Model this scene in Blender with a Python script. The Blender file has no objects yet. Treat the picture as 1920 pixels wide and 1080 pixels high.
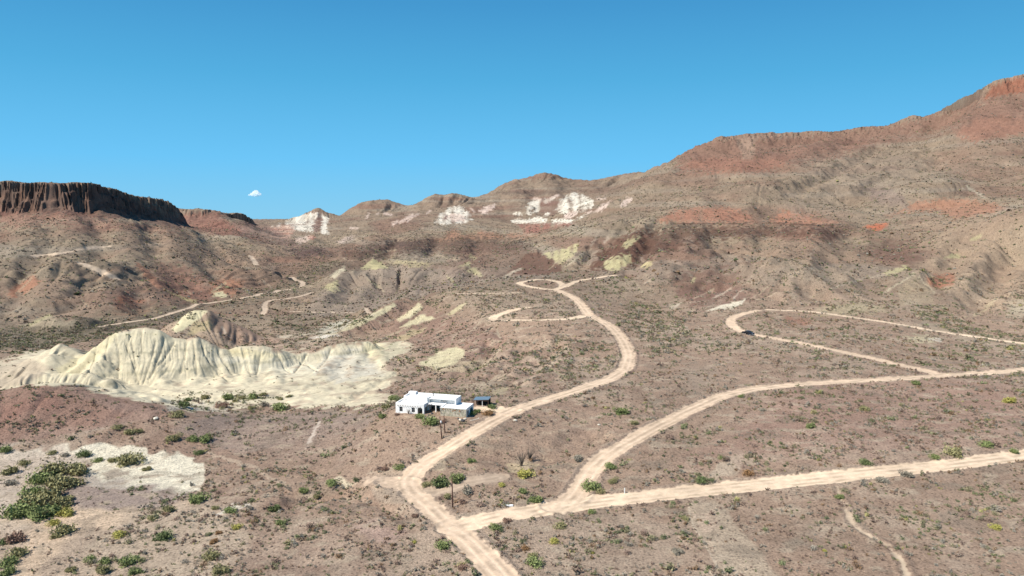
import bpy, math, random, time
import numpy as np
T0 = time.time()
random.seed(7)
rng = np.random.default_rng(11)
scene = bpy.context.scene
COL = scene.collection

# ------------------------------------------------------------------ camera
CAMZ = 60.0
F = 1371.0                       # focal length in pixels of a 1920 wide frame
PITCH = math.atan(140 / F)
cam_data = bpy.data.cameras.new('camera')
cam = bpy.data.objects.new('camera', cam_data)
COL.objects.link(cam)
cam.location = (0, 0, CAMZ)
cam.rotation_euler = (math.pi / 2 - PITCH, 0, 0)
cam_data.sensor_width = 36
cam_data.lens = F * 36 / 1920
cam_data.clip_start = 1
cam_data.clip_end = 60000
scene.camera = cam

# ------------------------------------------------------------------ sky, sun, exposure
SUN_EL = math.radians(48)
SUN_AZ = math.radians(-118)      # direction towards the sun, clockwise from +Y: behind the camera, to the left
world = bpy.data.worlds.new('World')
scene.world = world
world.use_nodes = True
nt = world.node_tree
nt.nodes.clear()
sky = nt.nodes.new('ShaderNodeTexSky')
sky.sky_type = 'NISHITA'
sky.sun_disc = False
sky.sun_elevation = SUN_EL
sky.sun_rotation = SUN_AZ
sky.altitude = 1200
sky.air_density = 1.25
sky.dust_density = 0.15
sky.ozone_density = 1.0
bg = nt.nodes.new('ShaderNodeBackground')
bg.inputs['Strength'].default_value = 0.11
wo = nt.nodes.new('ShaderNodeOutputWorld')
tc = nt.nodes.new('ShaderNodeTexCoord'); sx = nt.nodes.new('ShaderNodeSeparateXYZ'); cr = nt.nodes.new('ShaderNodeValToRGB')
nt.links.new(tc.outputs['Generated'], sx.inputs[0]); nt.links.new(sx.outputs['Z'], cr.inputs[0])
def _l(c, k):
    return tuple((v / 255 / 12.92 if v <= 10 else ((v / 255 + .055) / 1.055) ** 2.4) * k for v in c) + (1,)
SKYK = 1 / (0.11 * 2 ** 0.6) / 10
stops = [(0.0, (134, 205, 241)), (0.07, (108, 197, 247)), (0.174, (83, 174, 225)), (0.265, (68, 152, 208)), (0.55, (48, 112, 172)), (1.0, (36, 84, 140))]
el = cr.color_ramp.elements
el[0].position, el[0].color = stops[0][0], _l(stops[0][1], SKYK)
el[1].position, el[1].color = stops[-1][0], _l(stops[-1][1], SKYK)
for p_, c_ in stops[1:-1]:
    e_ = el.new(p_); e_.color = _l(c_, SKYK)
vm = nt.nodes.new('ShaderNodeVectorMath'); vm.operation = 'SCALE'; vm.inputs['Scale'].default_value = 10
nt.links.new(cr.outputs[0], vm.inputs[0])
mx = nt.nodes.new('ShaderNodeMix'); mx.data_type = 'RGBA'; mx.inputs[0].default_value = 0.99
nt.links.new(sky.outputs[0], mx.inputs[6]); nt.links.new(vm.outputs[0], mx.inputs[7])
nt.links.new(mx.outputs[2], bg.inputs[0])
nt.links.new(bg.outputs[0], wo.inputs[0])
sun_d = bpy.data.lights.new('sun', 'SUN')
sun_d.energy = 4.6
sun_d.angle = math.radians(0.5)
sun_d.color = (1.0, 0.945, 0.865)
sun = bpy.data.objects.new('sun', sun_d)
COL.objects.link(sun)
sun.location = (-300, -200, 400)
sun.rotation_euler = (math.pi / 2 - SUN_EL, 0, math.pi - SUN_AZ)
scene.view_settings.view_transform = 'Standard'
scene.view_settings.look = 'None'
scene.view_settings.exposure = 0.6
scene.view_settings.gamma = 1
scene.cycles.max_bounces = 4
scene.cycles.diffuse_bounces = 2
scene.cycles.volume_bounces = 6

# ------------------------------------------------------------------ small maths
cp, sp = math.cos(PITCH), math.sin(PITCH)
def ray(px, py):
    a = (px - 960) / F; b = (540 - py) / F
    return a, cp + b * sp, -sp + b * cp
def W(px, py, d):                # the point at forward distance d seen at a pixel
    rx, ry, rz = ray(px, py); t = d / ry
    return rx * t, d, CAMZ + rz * t
def Wz(px, py, z):
    rx, ry, rz = ray(px, py); t = (z - CAMZ) / rz
    return rx * t, ry * t, z
def project(x, y, z):
    zz = z - CAMZ
    f = y * cp - zz * sp
    up = y * sp + zz * cp
    return 960 + F * x / f, 540 - F * up / f
def lin(c):
    c = np.asarray(c, float) / 255
    return np.where(c <= 0.04045, c / 12.92, ((c + 0.055) / 1.055) ** 2.4)
KEXP = 1.5
def A(r, g, b):                  # albedo of a surface that shows as this colour in full sun
    return np.clip(lin((r, g, b)) / KEXP, 0, 0.85).astype(np.float32)
def sstep(e0, e1, x):
    t = np.clip((x - e0) / (e1 - e0), 0, 1)
    return t * t * (3 - 2 * t)
def smax(a, b, k):
    h = np.maximum(k - np.abs(a - b), 0) / k
    return np.maximum(a, b) + h * h * k * 0.25

PN = 1024
_perm = rng.permutation(PN).astype(np.int32)
_ang = rng.random(PN) * 2 * math.pi
_gx = np.cos(_ang).astype(np.float32); _gy = np.sin(_ang).astype(np.float32)
def noise(x, y, s=0):
    x = np.asarray(x, np.float64) + s * 37.17; y = np.asarray(y, np.float64) + s * 11.73
    xi = np.floor(x).astype(np.int64); yi = np.floor(y).astype(np.int64)
    xf = (x - xi).astype(np.float32); yf = (y - yi).astype(np.float32)
    u = xf * xf * xf * (xf * (xf * 6 - 15) + 10); v = yf * yf * yf * (yf * (yf * 6 - 15) + 10)
    x0 = _perm[xi & (PN - 1)]; x1 = _perm[(xi + 1) & (PN - 1)]
    y0 = yi & (PN - 1); y1 = (yi + 1) & (PN - 1)
    def g(px_, py_, fx, fy):
        h = _perm[(px_ + py_) & (PN - 1)]
        return _gx[h] * fx + _gy[h] * fy
    a = g(x0, y0, xf, yf); b = g(x1, y0, xf - 1, yf)
    c = g(x0, y1, xf, yf - 1); d = g(x1, y1, xf - 1, yf - 1)
    r = (a + u * (b - a)); q = (c + u * (d - c))
    return (r + v * (q - r)) * 1.5
def fbm(x, y, o=4, s=0, ridged=False):
    t = 0; amp = 1; f = 1; tot = 0
    for i in range(o):
        n = noise(x * f, y * f, s + i * 3)
        if ridged: n = 1 - 2 * np.abs(n)
        t = t + n * amp; tot += amp; amp *= 0.5; f *= 2.03
    return t / tot

# ------------------------------------------------------------------ the terrain grid
cols = np.concatenate([np.linspace(-2.2, -1.0, 20, endpoint=False), np.linspace(-1.0, -0.715, 95, endpoint=False),
                       np.linspace(-0.715, 0.715, 1300), np.linspace(0.718, 1.0, 95), np.linspace(1.06, 2.2, 19)])
rows = [14.0]
while rows[-1] < 7000:
    d = rows[-1]
    if d < 105: st = 2.5
    elif d < 870: st = 0.0024 * d
    elif d < 1380: st = 0.0018 * d
    elif d < 2700: st = 0.0026 * d
    else: st = 0.02 * d
    rows.append(d + st)
rows = np.array(rows)
NR, NC = len(rows), len(cols)
lrows = np.log(rows)
Y = np.repeat(rows[:, None], NC, 1)
X = Y * cols[None, :]
print('grid', NR, NC, NR * NC)

# base surface: a smooth sheet through measured spots of the valley
cz = []   # (u, ln d, z)
def bz(px, py, z):
    x, y, _ = Wz(px, py, z); cz.append((x / y, math.log(y), z))
def bd(px, py, d):
    x, y, z = W(px, py, d); cz.append((x / y, math.log(y), z))
for r_ in [
    (-600,1080,-8),(0,1080,-6),(400,1080,-3),(900,1080,0),(1400,1080,1),(1920,1080,2),(2600,1080,3),
    (-600,950,-8),(0,950,-7),(200,950,-6),(450,950,-4),(700,950,-1),(870,970,0),(1100,950,0.5),(1400,950,1.5),(1920,950,3),(2600,950,5),
    (0,870,-7),(200,870,-7),(400,870,-6),(600,870,-3),(760,870,1),(950,870,2),(1100,870,2),(1400,870,3),(1900,870,4.5),
    (-500,800,-6),(100,820,-6.5),(300,800,-6.5),(450,800,-6),(600,800,-3),(690,790,1.5),(750,800,4),(880,800,5),(1050,800,4),(1300,800,4),(1600,800,5),(1920,800,6),(2600,780,8),
    (742,777,5.5),(800,778,5.5),(880,782,5.5),(950,777,5.5),(830,765,5.5),(780,762,5.2),(650,765,-4.5),(700,745,-6),
    (300,745,-8),(450,745,-8),(600,740,-7),(850,712,-2),(920,735,3.5),(1000,735,5),(1100,722,6),(1300,735,5),(1600,740,5),(1900,692,5),
    (1180,690,5),(1000,690,1),(900,685,-2),(1080,690,3),(1300,690,4.5),(1500,690,5),
    (-500,700,-8),(50,690,-8.5),(600,665,-7),(700,660,-6),(850,655,-2),(950,640,3),(1050,640,6),(1160,630,7.5),(1300,640,6),(1400,625,7),(1600,660,6),(1760,700,5),(1920,655,3.5),(2600,640,6),
    (500,620,-10),(600,620,-9),(700,612,-7),(830,610,1),(900,600,6),(1000,600,9),(1100,590,10),(1200,600,7.5),(1360,600,8),(1500,583,9),(1650,600,8),(1800,620,4.5),(1920,640,3.5),
    (450,580,-11),(600,585,-11),(740,562,-8),(850,555,12),(960,545,13),(1050,545,14),(1150,560,11),(1250,575,9),(1400,560,13),(1500,550,15),
    (970,525,15),(1050,525,15),(1150,517,17),(1300,530,17),(1500,520,20),
    (0,650,-9),(0,620,-9.5),(200,620,-10),(350,590,-10.5),(500,560,-10),(560,545,-9.5)]:
    bz(*r_)
for r_ in [
    (620,500,900),(600,480,1050),(560,460,1250),(600,465,1400),
    (0,560,520),(100,560,520),(200,560,530),(330,568,590),(0,500,650),(150,500,650),(300,520,660),(400,532,700),(450,540,760),
    (0,450,780),(150,450,780),(300,460,840),(400,480,860),(480,500,890),(0,415,860),(100,400,890),(200,412,960),(300,428,1120),(350,432,1220),(450,440,1350),(520,455,1350),
    (700,470,1150),(800,470,1100),(900,475,1000),(700,450,1350),(850,445,1350),(950,455,1200),(650,430,1700),(850,430,1550),
    (750,410,1800),(850,400,1900),(600,425,2000),(1000,425,1700),(1000,400,1900),(1100,420,1500),(1100,380,1800),(950,370,2200),(1020,350,2300),(1150,360,2000),
    (1000,500,700),(1100,500,640),(1150,490,640),(1150,460,700),(1150,430,760),
    (1300,500,560),(1300,460,660),(1300,430,760),(1300,400,850),(1400,450,680),(1400,420,800),(1500,480,560),(1550,440,680),(1650,460,600),(1650,420,760),
    (1500,400,900),(1250,380,1100),(1400,370,1000),(1250,345,1300),(1400,330,1200),(1550,370,1000),(1550,320,1200),(1700,340,1050),(1700,290,1250),
    (1850,340,950),(1850,280,1150),(1920,300,1050),(1850,230,1300),(1920,200,1300),(1500,280,1350),(1380,300,1350),
    (-700,560,520),(-700,480,700),(-700,400,950),(2600,560,420),(2600,400,700),(2600,250,1100)]:
    bd(*r_)
for u_ in (-2, -1.2, -0.7, -0.35, 0, 0.35, 0.7, 1.2, 2):
    cz.append((u_, math.log(4200), 0)); cz.append((u_, math.log(7000), 0)); cz.append((u_, math.log(40), -2 + u_))
for px_, z_ in ((760, 0), (850, 2), (950, 6), (700, -10)):
    cz.append(((px_ - 960) / F, math.log(570), z_))
cz = np.array(cz); US = 1.6
def phi(r2): return np.sqrt(r2 + 0.05 ** 2)
P_ = np.stack([cz[:, 0] * US, cz[:, 1]], 1)
M_ = -phi(((P_[:, None] - P_[None]) ** 2).sum(2)) + np.eye(len(cz)) * 0.004
n_ = len(cz)
A_ = np.zeros((n_ + 1, n_ + 1)); A_[:n_, :n_] = M_; A_[:n_, n_] = 1; A_[n_, :n_] = 1
w_ = np.linalg.solve(A_, np.append(cz[:, 2], 0))
Z = np.full((NR, NC), w_[n_], np.float64)
# evaluated on a coarser lattice in (u, ln d), then interpolated
cr = np.linspace(lrows[0], lrows[-1], 420); cc = np.linspace(-2.2, 2.2, 700)
G = np.full((420, 700), w_[n_])
for i in range(n_):
    G -= w_[i] * phi((cc[None] * US - P_[i, 0]) ** 2 + (cr[:, None] - P_[i, 1]) ** 2)
fi = np.interp(lrows, cr, np.arange(420)); fj = np.interp(cols, cc, np.arange(700))
i0 = np.minimum(fi.astype(int), 418); j0 = np.minimum(fj.astype(int), 698)
a_ = (fi - i0)[:, None]; b_ = (fj - j0)[None]
Z = (G[i0][:, j0] * (1 - a_) * (1 - b_) + G[i0 + 1][:, j0] * a_ * (1 - b_) + G[i0][:, j0 + 1] * (1 - a_) * b_ + G[i0 + 1][:, j0 + 1] * a_ * b_)
HILL = np.zeros((NR, NC), np.float32)      # 1 where a hill sits on the base sheet

def line_dist(x, y, pts, soft=False):
    """nearest point on an open line: distance, side, interpolated value columns, arc length"""
    best = np.full(x.shape, 1e18); side = np.zeros(x.shape); val = np.zeros(x.shape); arc = np.zeros(x.shape)
    s0 = 0.0; dyn = np.zeros(x.shape)
    global OVER, DYN, SPREAD                      # how far a point lies past either end of the line
    (ax, ay, _), (bx, by, _) = pts[0], pts[1]; L = math.hypot(bx - ax, by - ay) + 1e-9
    o0 = -((x - ax) * (bx - ax) + (y - ay) * (by - ay)) / L
    (ax, ay, _), (bx, by, _) = pts[-2], pts[-1]; L = math.hypot(bx - ax, by - ay) + 1e-9
    o1 = ((x - bx) * (bx - ax) + (y - by) * (by - ay)) / L
    seg = []
    for (ax, ay, av), (bx, by, bv) in zip(pts[:-1], pts[1:]):
        ex, ey = bx - ax, by - ay; L2 = ex * ex + ey * ey + 1e-9; L = math.sqrt(L2)
        t = np.clip(((x - ax) * ex + (y - ay) * ey) / L2, 0, 1)
        dx = x - (ax + t * ex); dy = y - (ay + t * ey)
        d2 = dx * dx + dy * dy
        m = d2 < best
        best = np.where(m, d2, best); dyn = np.where(m, dy, dyn)
        side = np.where(m, ex * (y - ay) - ey * (x - ax), side)
        arc = np.where(m, s0 + t * L, arc)
        if soft: seg.append((np.sqrt(d2).astype(np.float32), (av + t * (bv - av)).astype(np.float32), (s0 + t * L).astype(np.float32)))
        else: val = np.where(m, av + t * (bv - av), val)
        s0 += L
    arc0 = arc
    if soft:                         # height and place along the crest blend where two stretches are equally near
        dm = np.sqrt(best).astype(np.float32); sw = 0; sv = 0; sa = 0; sq = 0
        for ds, vs, as_ in seg:
            w = np.exp(-(ds - dm) / (.10 * dm + .4)); sw = sw + w; sv = sv + w * vs; sa = sa + w * as_; sq = sq + w * as_ * as_
        val = sv / sw; arc = sa / sw; SPREAD = np.sqrt(np.maximum(sq / sw - arc * arc, 0))
    dd = np.sqrt(best); DYN = dyn / (dd + 1e-6)
    OVER = np.where(arc0 <= 1e-6, np.clip(o0, 0, dd), np.where(arc0 >= s0 - 1e-6, np.clip(o1, 0, dd), 0))
    return dd, np.sign(side), val, arc

def window(x0, x1, y0, y1):
    """grid slice that covers a box of the plan"""
    r0 = max(0, np.searchsorted(rows, y0) - 1); r1 = min(NR, np.searchsorted(rows, y1) + 1)
    ys = [rows[r0], rows[max(r0, r1 - 1)]]
    us = [x0 / ys[0], x0 / ys[1], x1 / ys[0], x1 / ys[1]]
    c0 = max(0, np.searchsorted(cols, min(us)) - 1); c1 = min(NC, np.searchsorted(cols, max(us)) + 1)
    return slice(r0, r1), slice(c0, c1)

def ridge(p, kf=0.5, kb=0.5, r=6, gl=0, ga=0, gk=0.25, blend=4, cliff=None, reach=None, wig=0, curve=0, seed=1, ke=None, g2=0):
    ke = kf if ke is None else ke
    pts = [W(*q) for q in p]
    P3 = [(a, b, c) for a, b, c in pts]
    zs = [c for _, _, c in P3]
    if reach is None:
        reach = (max(zs) + 25) / min(kf, kb) if min(kf, kb) > 0.05 else 2500
        reach = min(reach, 2500)
    xs = [a for a, _, _ in P3]; ys = [b for _, b, _ in P3]
    sl = window(min(xs) - reach, max(xs) + reach, max(14, min(ys) - reach), max(ys) + reach)
    x, y = X[sl], Y[sl]
    d, s, v, t = line_dist(x, y, P3, True)
    over = OVER; perp = np.sqrt(np.maximum(d * d - over * over, 0))
    if wig: d = np.maximum(d + s * noise(x / (wig * 6), y / (wig * 6), seed) * wig * -1, 0)
    front = s < 0
    k = np.where(front, kf, kb)
    if cliff:
        hc, wc, col_l, col_a = cliff
        n = noise(t / col_l, t * 0 + 3.3, seed) * col_a + noise(t / (col_l * 0.3), d / 60 + 7.7, seed) * col_a * 0.5 \
            + noise(t / (col_l * 0.1), d / 25, seed + 2) * col_a * 0.30 + noise(x / 9, y / 9, seed + 3) * col_a * .12 \
            + (1 - np.minimum(4 * np.abs(noise(t / (col_l * .22), d / 90, seed + 4)), 1)) * col_a * -.55 + (1 - np.minimum(4 * np.abs(noise(t / (col_l * .5), d / 120, seed + 8)), 1)) * col_a * -.7
        d1 = np.maximum(d + n - col_a * 0.6, 0)
        step = 0
        for lv, (wt_, of_) in enumerate(((.38, 0.0), (.27, .45), (.2, .85), (.15, 1.3))):      # broken columns standing on ledges
            nl = noise(t / (col_l * .42), t * 0 + 5.7 * lv, seed + 20 + lv) * col_a * .8 + noise(t / (col_l * .15), t * 0 + 3.1 * lv, seed + 30 + lv) * col_a * .35
            step = step + hc * wt_ * sstep(0, wc * .35, d + n * .6 + nl - col_a * .6 - of_ * wc)
        Sf = np.sqrt((ke * over) ** 2 + (k * perp) ** 2)
        pf = step + np.maximum(Sf - k * wc, 0) + 0.02 * d
        pb = hc * sstep(0, wc * 1.3, over) + np.sqrt((ke * over) ** 2 + (kb * perp) ** 2)
        wgt = np.where(over > 0, sstep(-30, 30, np.where(front, perp, -perp)), front * 1.0)
        prof = pf * wgt + pb * (1 - wgt)
        if kb < 0.1: prof = prof + (1 - wgt) * 0.45 * np.maximum(perp - (350 if reach > 500 else 70), 0)
    else:
        k = kb + (kf - kb) * (.5 - .5 * DYN)      # the two slopes meet smoothly round the ends
        if ke != kf: d = np.sqrt((over * ke / kf) ** 2 + perp ** 2)
        prof = k * (np.sqrt(d * d + r * r) - r)
        if curve: prof = prof / (1 + curve * d)
    if ga:
        tw = t + noise(x / (gl * 2.5), y / (gl * 2.5), seed + 5) * gl * 0.6
        g = np.abs(noise(tw / gl, d / (gl * 6), seed)) * 1.0 + 0.5 * np.abs(noise(tw / (gl * 0.4), d / (gl * 4), seed + 1))
        calm = 1 / (1 + (SPREAD / (gl * .5)) ** 2)
        prof = prof + calm * ga * (1 - np.minimum(g * 2.2, 1)) * np.minimum(d * gk / ga, 1)
        if g2:
            tf = tw + .8 * noise(x / 6, y / 6, seed + 9)
            prof = prof + g2 * (1 - np.minimum(3.2 * np.abs(noise(tf / 1.9, d / 26, seed + 7)), 1)) * np.minimum(d * .3, 1) \
                + g2 * .6 * (1 - np.minimum(3 * np.abs(noise(tf / .9, d / 12, seed + 8)), 1)) * np.minimum(d * .2, 1)
    h = v - prof
    old = Z[sl]
    HILL[sl] = np.maximum(HILL[sl], sstep(-1.5, 1.0, h - old))
    Z[sl] = smax(old, h, blend)

def hit_grid(px, py, dmin=20, dmax=7000):
    rx, ry, rz = ray(px, py)
    u = rx / ry; m = rz / ry
    j = np.interp(u, cols, np.arange(NC)); j0 = int(min(j, NC - 2)); f = j - j0
    zc = Z[:, j0] * (1 - f) + Z[:, j0 + 1] * f
    zr = CAMZ + m * rows
    ok = np.where((zc >= zr) & (rows >= dmin) & (rows <= dmax))[0]
    if len(ok) == 0: return None
    i = ok[0]
    if i > 0 and rows[i - 1] >= dmin:
        a = zc[i - 1] - zr[i - 1]; b = zc[i] - zr[i]
        f2 = -a / (b - a + 1e-12); d = rows[i - 1] + f2 * (rows[i] - rows[i - 1])
    else: d = rows[i]
    return u * d, d, CAMZ + m * d
def zat(x, y):
    x = np.asarray(x, float); y = np.asarray(y, float)
    j = np.interp(x / y, cols, np.arange(NC)); i = np.interp(y, rows, np.arange(NR))
    j0 = np.minimum(j.astype(int), NC - 2); i0 = np.minimum(i.astype(int), NR - 2)
    a = i - i0; b = j - j0
    return Z[i0, j0] * (1 - a) * (1 - b) + Z[i0 + 1, j0] * a * (1 - b) + Z[i0, j0 + 1] * (1 - a) * b + Z[i0 + 1, j0 + 1] * a * b

def relief(pts, w, amp, dmin=20, sharp=1.0):
    """raise (or cut) the surface along a line seen at these pixels; width and height in metres"""
    P = []
    fine = []
    for p, q in zip(pts[:-1], pts[1:]):
        n = max(1, int(math.hypot(q[0] - p[0], q[1] - p[1]) / 8)) if pts[0][1] < 600 else 1
        fine += [(p[0] + (q[0] - p[0]) * k / n, p[1] + (q[1] - p[1]) * k / n) for k in range(n)]
    for q in fine + [pts[-1][:2]]:
        h = hit_grid(q[0], q[1], dmin)
        if h: P.append((h[0], h[1], q[2] if len(q) > 2 else 1.0))
    if any(abs(math.log(q[1] / p[1])) > .16 for p, q in zip(P[:-1], P[1:])): return
    if len(P) < 2: return
    xs = [a for a, _, _ in P]; ys = [b for _, b, _ in P]
    sl = window(min(xs) - w * 2, max(xs) + w * 2, max(14, min(ys) - w * 2), max(ys) + w * 2)
    d, s, v, t = line_dist(X[sl], Y[sl], P)
    d = d * (1 + 0.5 * noise(X[sl] / w, Y[sl] / w, 9))
    q = np.clip(1 - d / (w * 1.6), 0, 1)
    Z[sl] = Z[sl] + amp * v * (q ** 2 * (3 - 2 * q) if sharp < 1.5 else q ** sharp)

# --- far skyline
ridge([(380,450,2900),(430,416,2900),(455,411,2900),(480,416,2900),(497,418,2850),(520,430,2800)], .35, .4, 30, 90, 18, .3, 12, seed=3)
ridge([(500,421,2350),(515,418,2350),(540,415,2350),(570,404,2350),(590,395,2350),(600,394,2350),(612,401,2350),(640,410,2350)], .55, .5, 12, 55, 14, .35, 12, seed=4)
ridge([(600,430,2500),(640,405,2500),(655,396,2500),(680,381,2500),(700,378,2500),(730,379,2500),(755,387,2500),(790,392,2450),(820,410,2400)], .5, .5, 30, 70, 18, .3, 15, seed=5)
ridge([(730,415,2150),(765,391,2150),(790,379,2150),(815,369,2150),(850,367,2150),(868,370,2150),(890,375,2150),(925,392,2100),(960,410,2050)], .5, .5, 40, 70, 16, .3, 15, seed=6)
ridge([(850,385,2500),(885,373,2450),(905,367,2450),(925,361,2450),(948,345,2450),(985,335,2400),(1010,330,2400),(1040,332,2400),(1075,338,2350),(1105,342,2300),(1125,341,2250),(1150,333,2200),(1180,329,2150),(1210,326,2100)], .5, .5, 45, 90, 20, .3, 15, seed=7)
# --- the big mountain on the right, a rimrock mesa
ridge([(1180,335,1900),(1208,327,1850),(1235,315,1750),(1258,307,1680),(1290,288,1560),(1330,268,1500),(1350,262,1480),(1420,254,1480),(1500,253,1480),(1560,248,1460),(1640,240,1440),(1700,228,1420),(1750,218,1400),(1812,206,1370),(1830,196,1360),(1850,185,1340),(2000,170,1300)],
      .42, .02, cliff=(17, 22, 34, 6), blend=14, wig=0, seed=8, gl=80, ga=10, gk=.15, reach=1300)
ridge([(1849,164,1299),(1868,157,1290),(1890,150,1290),(1925,143,1280),(2100,110,1250)], .45, .02, cliff=(24, 14, 30, 7), blend=6, seed=9, reach=800, ke=1.6)
# --- left mesa
ridge([(-700,346,900),(-200,345,900),(0,346,900),(100,346,900),(172,349,925),(195,353,970),(215,361,1030),(250,369,1120),(300,378,1230),(320,388,1290),(334,402,1330)],
      .45, .02, cliff=(30, 11, 17, 7), blend=6, seed=10, gl=60, ga=4, gk=.15, reach=700)
ridge([(150,400,1800),(335,396,1650),(370,396,1650),(400,399,1660),(412,403,1690)], .5, .02, cliff=(12, 12, 40, 12), blend=8, seed=11, reach=600)
ridge([(410,404,1650),(420,414,1600),(450,425,1550),(480,436,1500),(530,448,1450),(580,452,1400)], .4, .4, 15, 50, 8, .3, 8, seed=12)
# --- domes and benches on the right
ridge([(1240,395,900),(1290,372,930),(1340,354,960),(1400,345,980),(1470,356,960),(1540,385,900),(1580,405,850)], .42, .3, 50, 60, 3.5, .3, 10, seed=13)
ridge([(1560,418,790),(1640,385,860),(1700,362,880),(1790,350,880),(1850,365,860),(1890,390,820)], .42, .3, 45, 60, 3, .3, 10, seed=14)
ridge([(1240,350,1200),(1300,337,1220),(1360,335,1220),(1420,345,1180)], .4, .3, 40, 60, 8, .3, 12, seed=15, ke=1.0)
ridge([(1080,445,800),(1110,432,800),(1160,425,790),(1250,421,790),(1330,419,800),(1400,424,790),(1470,421,780),(1560,428,760)], .40, .04, cliff=(6, 8, 50, 12), blend=6, seed=16, gl=34, ga=7, gk=.3, reach=160)
ridge([(1050,452,900),(1075,442,880),(1100,436,850)], .5, .3, 20, blend=8, seed=17)
# near right hill
ridge([(2400,330,560),(2000,372,530),(1920,395,525),(1850,422,530),(1780,455,520),(1745,478,505),(1700,506,480),(1660,535,455)], .46, .35, 26, 42, 7, .3, 8, curve=.0008, seed=18)
ridge([(1790,540,430),(1750,520,440),(1715,509,440),(1690,525,430),(1650,552,415)], .55, .5, 6, 14, 2.5, .3, 3, seed=19)
ridge([(1500,586,380),(1560,572,385),(1620,566,390),(1680,582,385)], .3, .3, 12, 20, 1.5, .2, 3, seed=20)
ridge([(2300,560,380),(1960,560,390),(1900,590,385),(1840,615,380)], .4, .3, 15, 25, 3, .3, 5, seed=21)
# cone, grey hill of the centre
ridge([(900,520,690),(950,500,730),(985,476,750),(1005,470,755),(1030,484,750),(1062,507,735),(1080,515,730)], .5, .4, 7, 22, 4, .35, 4, seed=22)
ridge([(480,580,610),(540,560,640),(590,545,660),(622,527,680),(650,514,700),(700,507,700),(760,501,705),(830,500,700),(900,501,690),(960,508,670),(1010,515,640)], .36, .35, 10, 34, 6, .3, 4, seed=23)
ridge([(650,500,900),(680,492,910),(700,485,915),(722,492,910),(760,494,900),(830,497,880)], .5, .4, 6, 25, 4, .3, 4, seed=24)
ridge([(600,478,1150),(660,458,1250),(720,449,1300),(800,446,1300),(900,447,1280),(970,452,1230),(1010,458,1150)], .35, .05, 20, 60, 9, .3, 6, seed=25, reach=260)
ridge([(880,470,1050),(930,462,1050),(980,458,1020),(1020,462,1000)], .4, .3, 15, 40, 6, .3, 6, seed=26)
# left slope hills
ridge([(-100,560,560),(0,520,580),(100,505,590),(200,508,600),(270,535,600),(330,560,600)], .33, .2, 22, 36, 5, .3, 6, seed=27)
ridge([(240,500,760),(290,500,720),(330,530,690),(370,555,660)], .35, .3, 14, 30, 5, .3, 5, seed=28)
ridge([(390,520,760),(430,510,760),(480,512,750),(520,530,740),(545,545,720)], .38, .35, 12, 25, 5, .3, 4, seed=29)
ridge([(340,500,900),(400,485,920),(470,480,950),(520,490,980),(560,500,960)], .33, .3, 20, 40, 6, .3, 6, seed=30)
ridge([(40,625,420),(80,602,430),(110,595,432),(150,600,432),(190,618,430)], .4, .4, 6, 16, 2, .3, 3, seed=31)
# badlands
ridge([(-120,720,300),(0,706,300),(30,690,300),(70,680,300),(100,668,300),(115,668,303)], .5, .5, 3, 8, 2, .4, 2, seed=32)
ridge([(95,655,318),(112,644,320),(125,650,320),(150,664,318)], .5, .5, 3, 9, 2, .4, 2, seed=33)
ridge([(120,705,288),(150,682,296),(180,650,303),(205,630,305),(222,622,306),(245,617,308),(275,614,309),(298,619,309),(325,634,310),(348,636,311),(368,630,312),(390,640,313),(415,654,314),(430,656,316),
       (445,650,318),(490,648,320),(520,655,322),(545,662,326),(580,660,330),(620,648,336),(650,642,340),(690,641,345),(720,655,345)],
      .80, .5, .8, 9, .45, .1, 1.2, g2=.26, seed=34)
ridge([(208,650,300),(190,672,293),(165,694,286),(140,708,280)], .8, .6, 1.2, 5, 1.0, .3, 1.5, g2=.4, seed=35)
ridge([(20,716,270),(70,704,274),(120,699,276),(160,703,276),(200,716,274)], .6, .5, 2, 5, 1.0, .3, 1.5, g2=.4, seed=36)
ridge([(300,640,360),(330,618,372),(352,592,383),(366,582,388),(390,582,390),(420,598,392),(460,616,394),(500,636,395),(545,655,385)], .55, .6, 3, 16, 3, .3, 2.5, seed=37)
ridge([(760,560,440),(735,572,428),(700,590,412),(650,616,396),(600,632,385)], .45, .4, 2.5, 12, 2, .3, 2.5, seed=38)
ridge([(810,568,430),(785,578,418),(770,592,408),(745,608,396)], .55, .5, 2, 8, 1.5, .3, 2, seed=39)
ridge([(835,598,400),(800,596,404),(780,604,398),(762,612,392)], .5, .5, 2, 8, 1.5, .3, 2, seed=40)
ridge([(880,575,430),(860,580,425),(840,592,415)], .5, .5, 2, 8, 1.5, .3, 2, seed=41)
ridge([(870,650,338),(850,656,336),(825,670,328),(800,684,320)], .5, .45, 4, 7, 1.2, .3, 2, seed=42)
ridge([(765,640,355),(740,650,350),(715,668,340),(690,684,330)], .5, .5, 2, 7, 1.5, .35, 2, seed=43)
ridge([(640,665,335),(610,680,325),(590,700,312)], .4, .4, 2, 6, 1.2, .35, 2, seed=44)
# red mound in the left foreground
ridge([(-300,745,215),(0,735,222),(50,724,226),(100,722,227),(160,735,226),(225,750,224),(290,764,221),(315,775,219)], .34, .4, 9, 14, .9, .15, 3, seed=45)
print('ridges', time.time() - T0)
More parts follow.
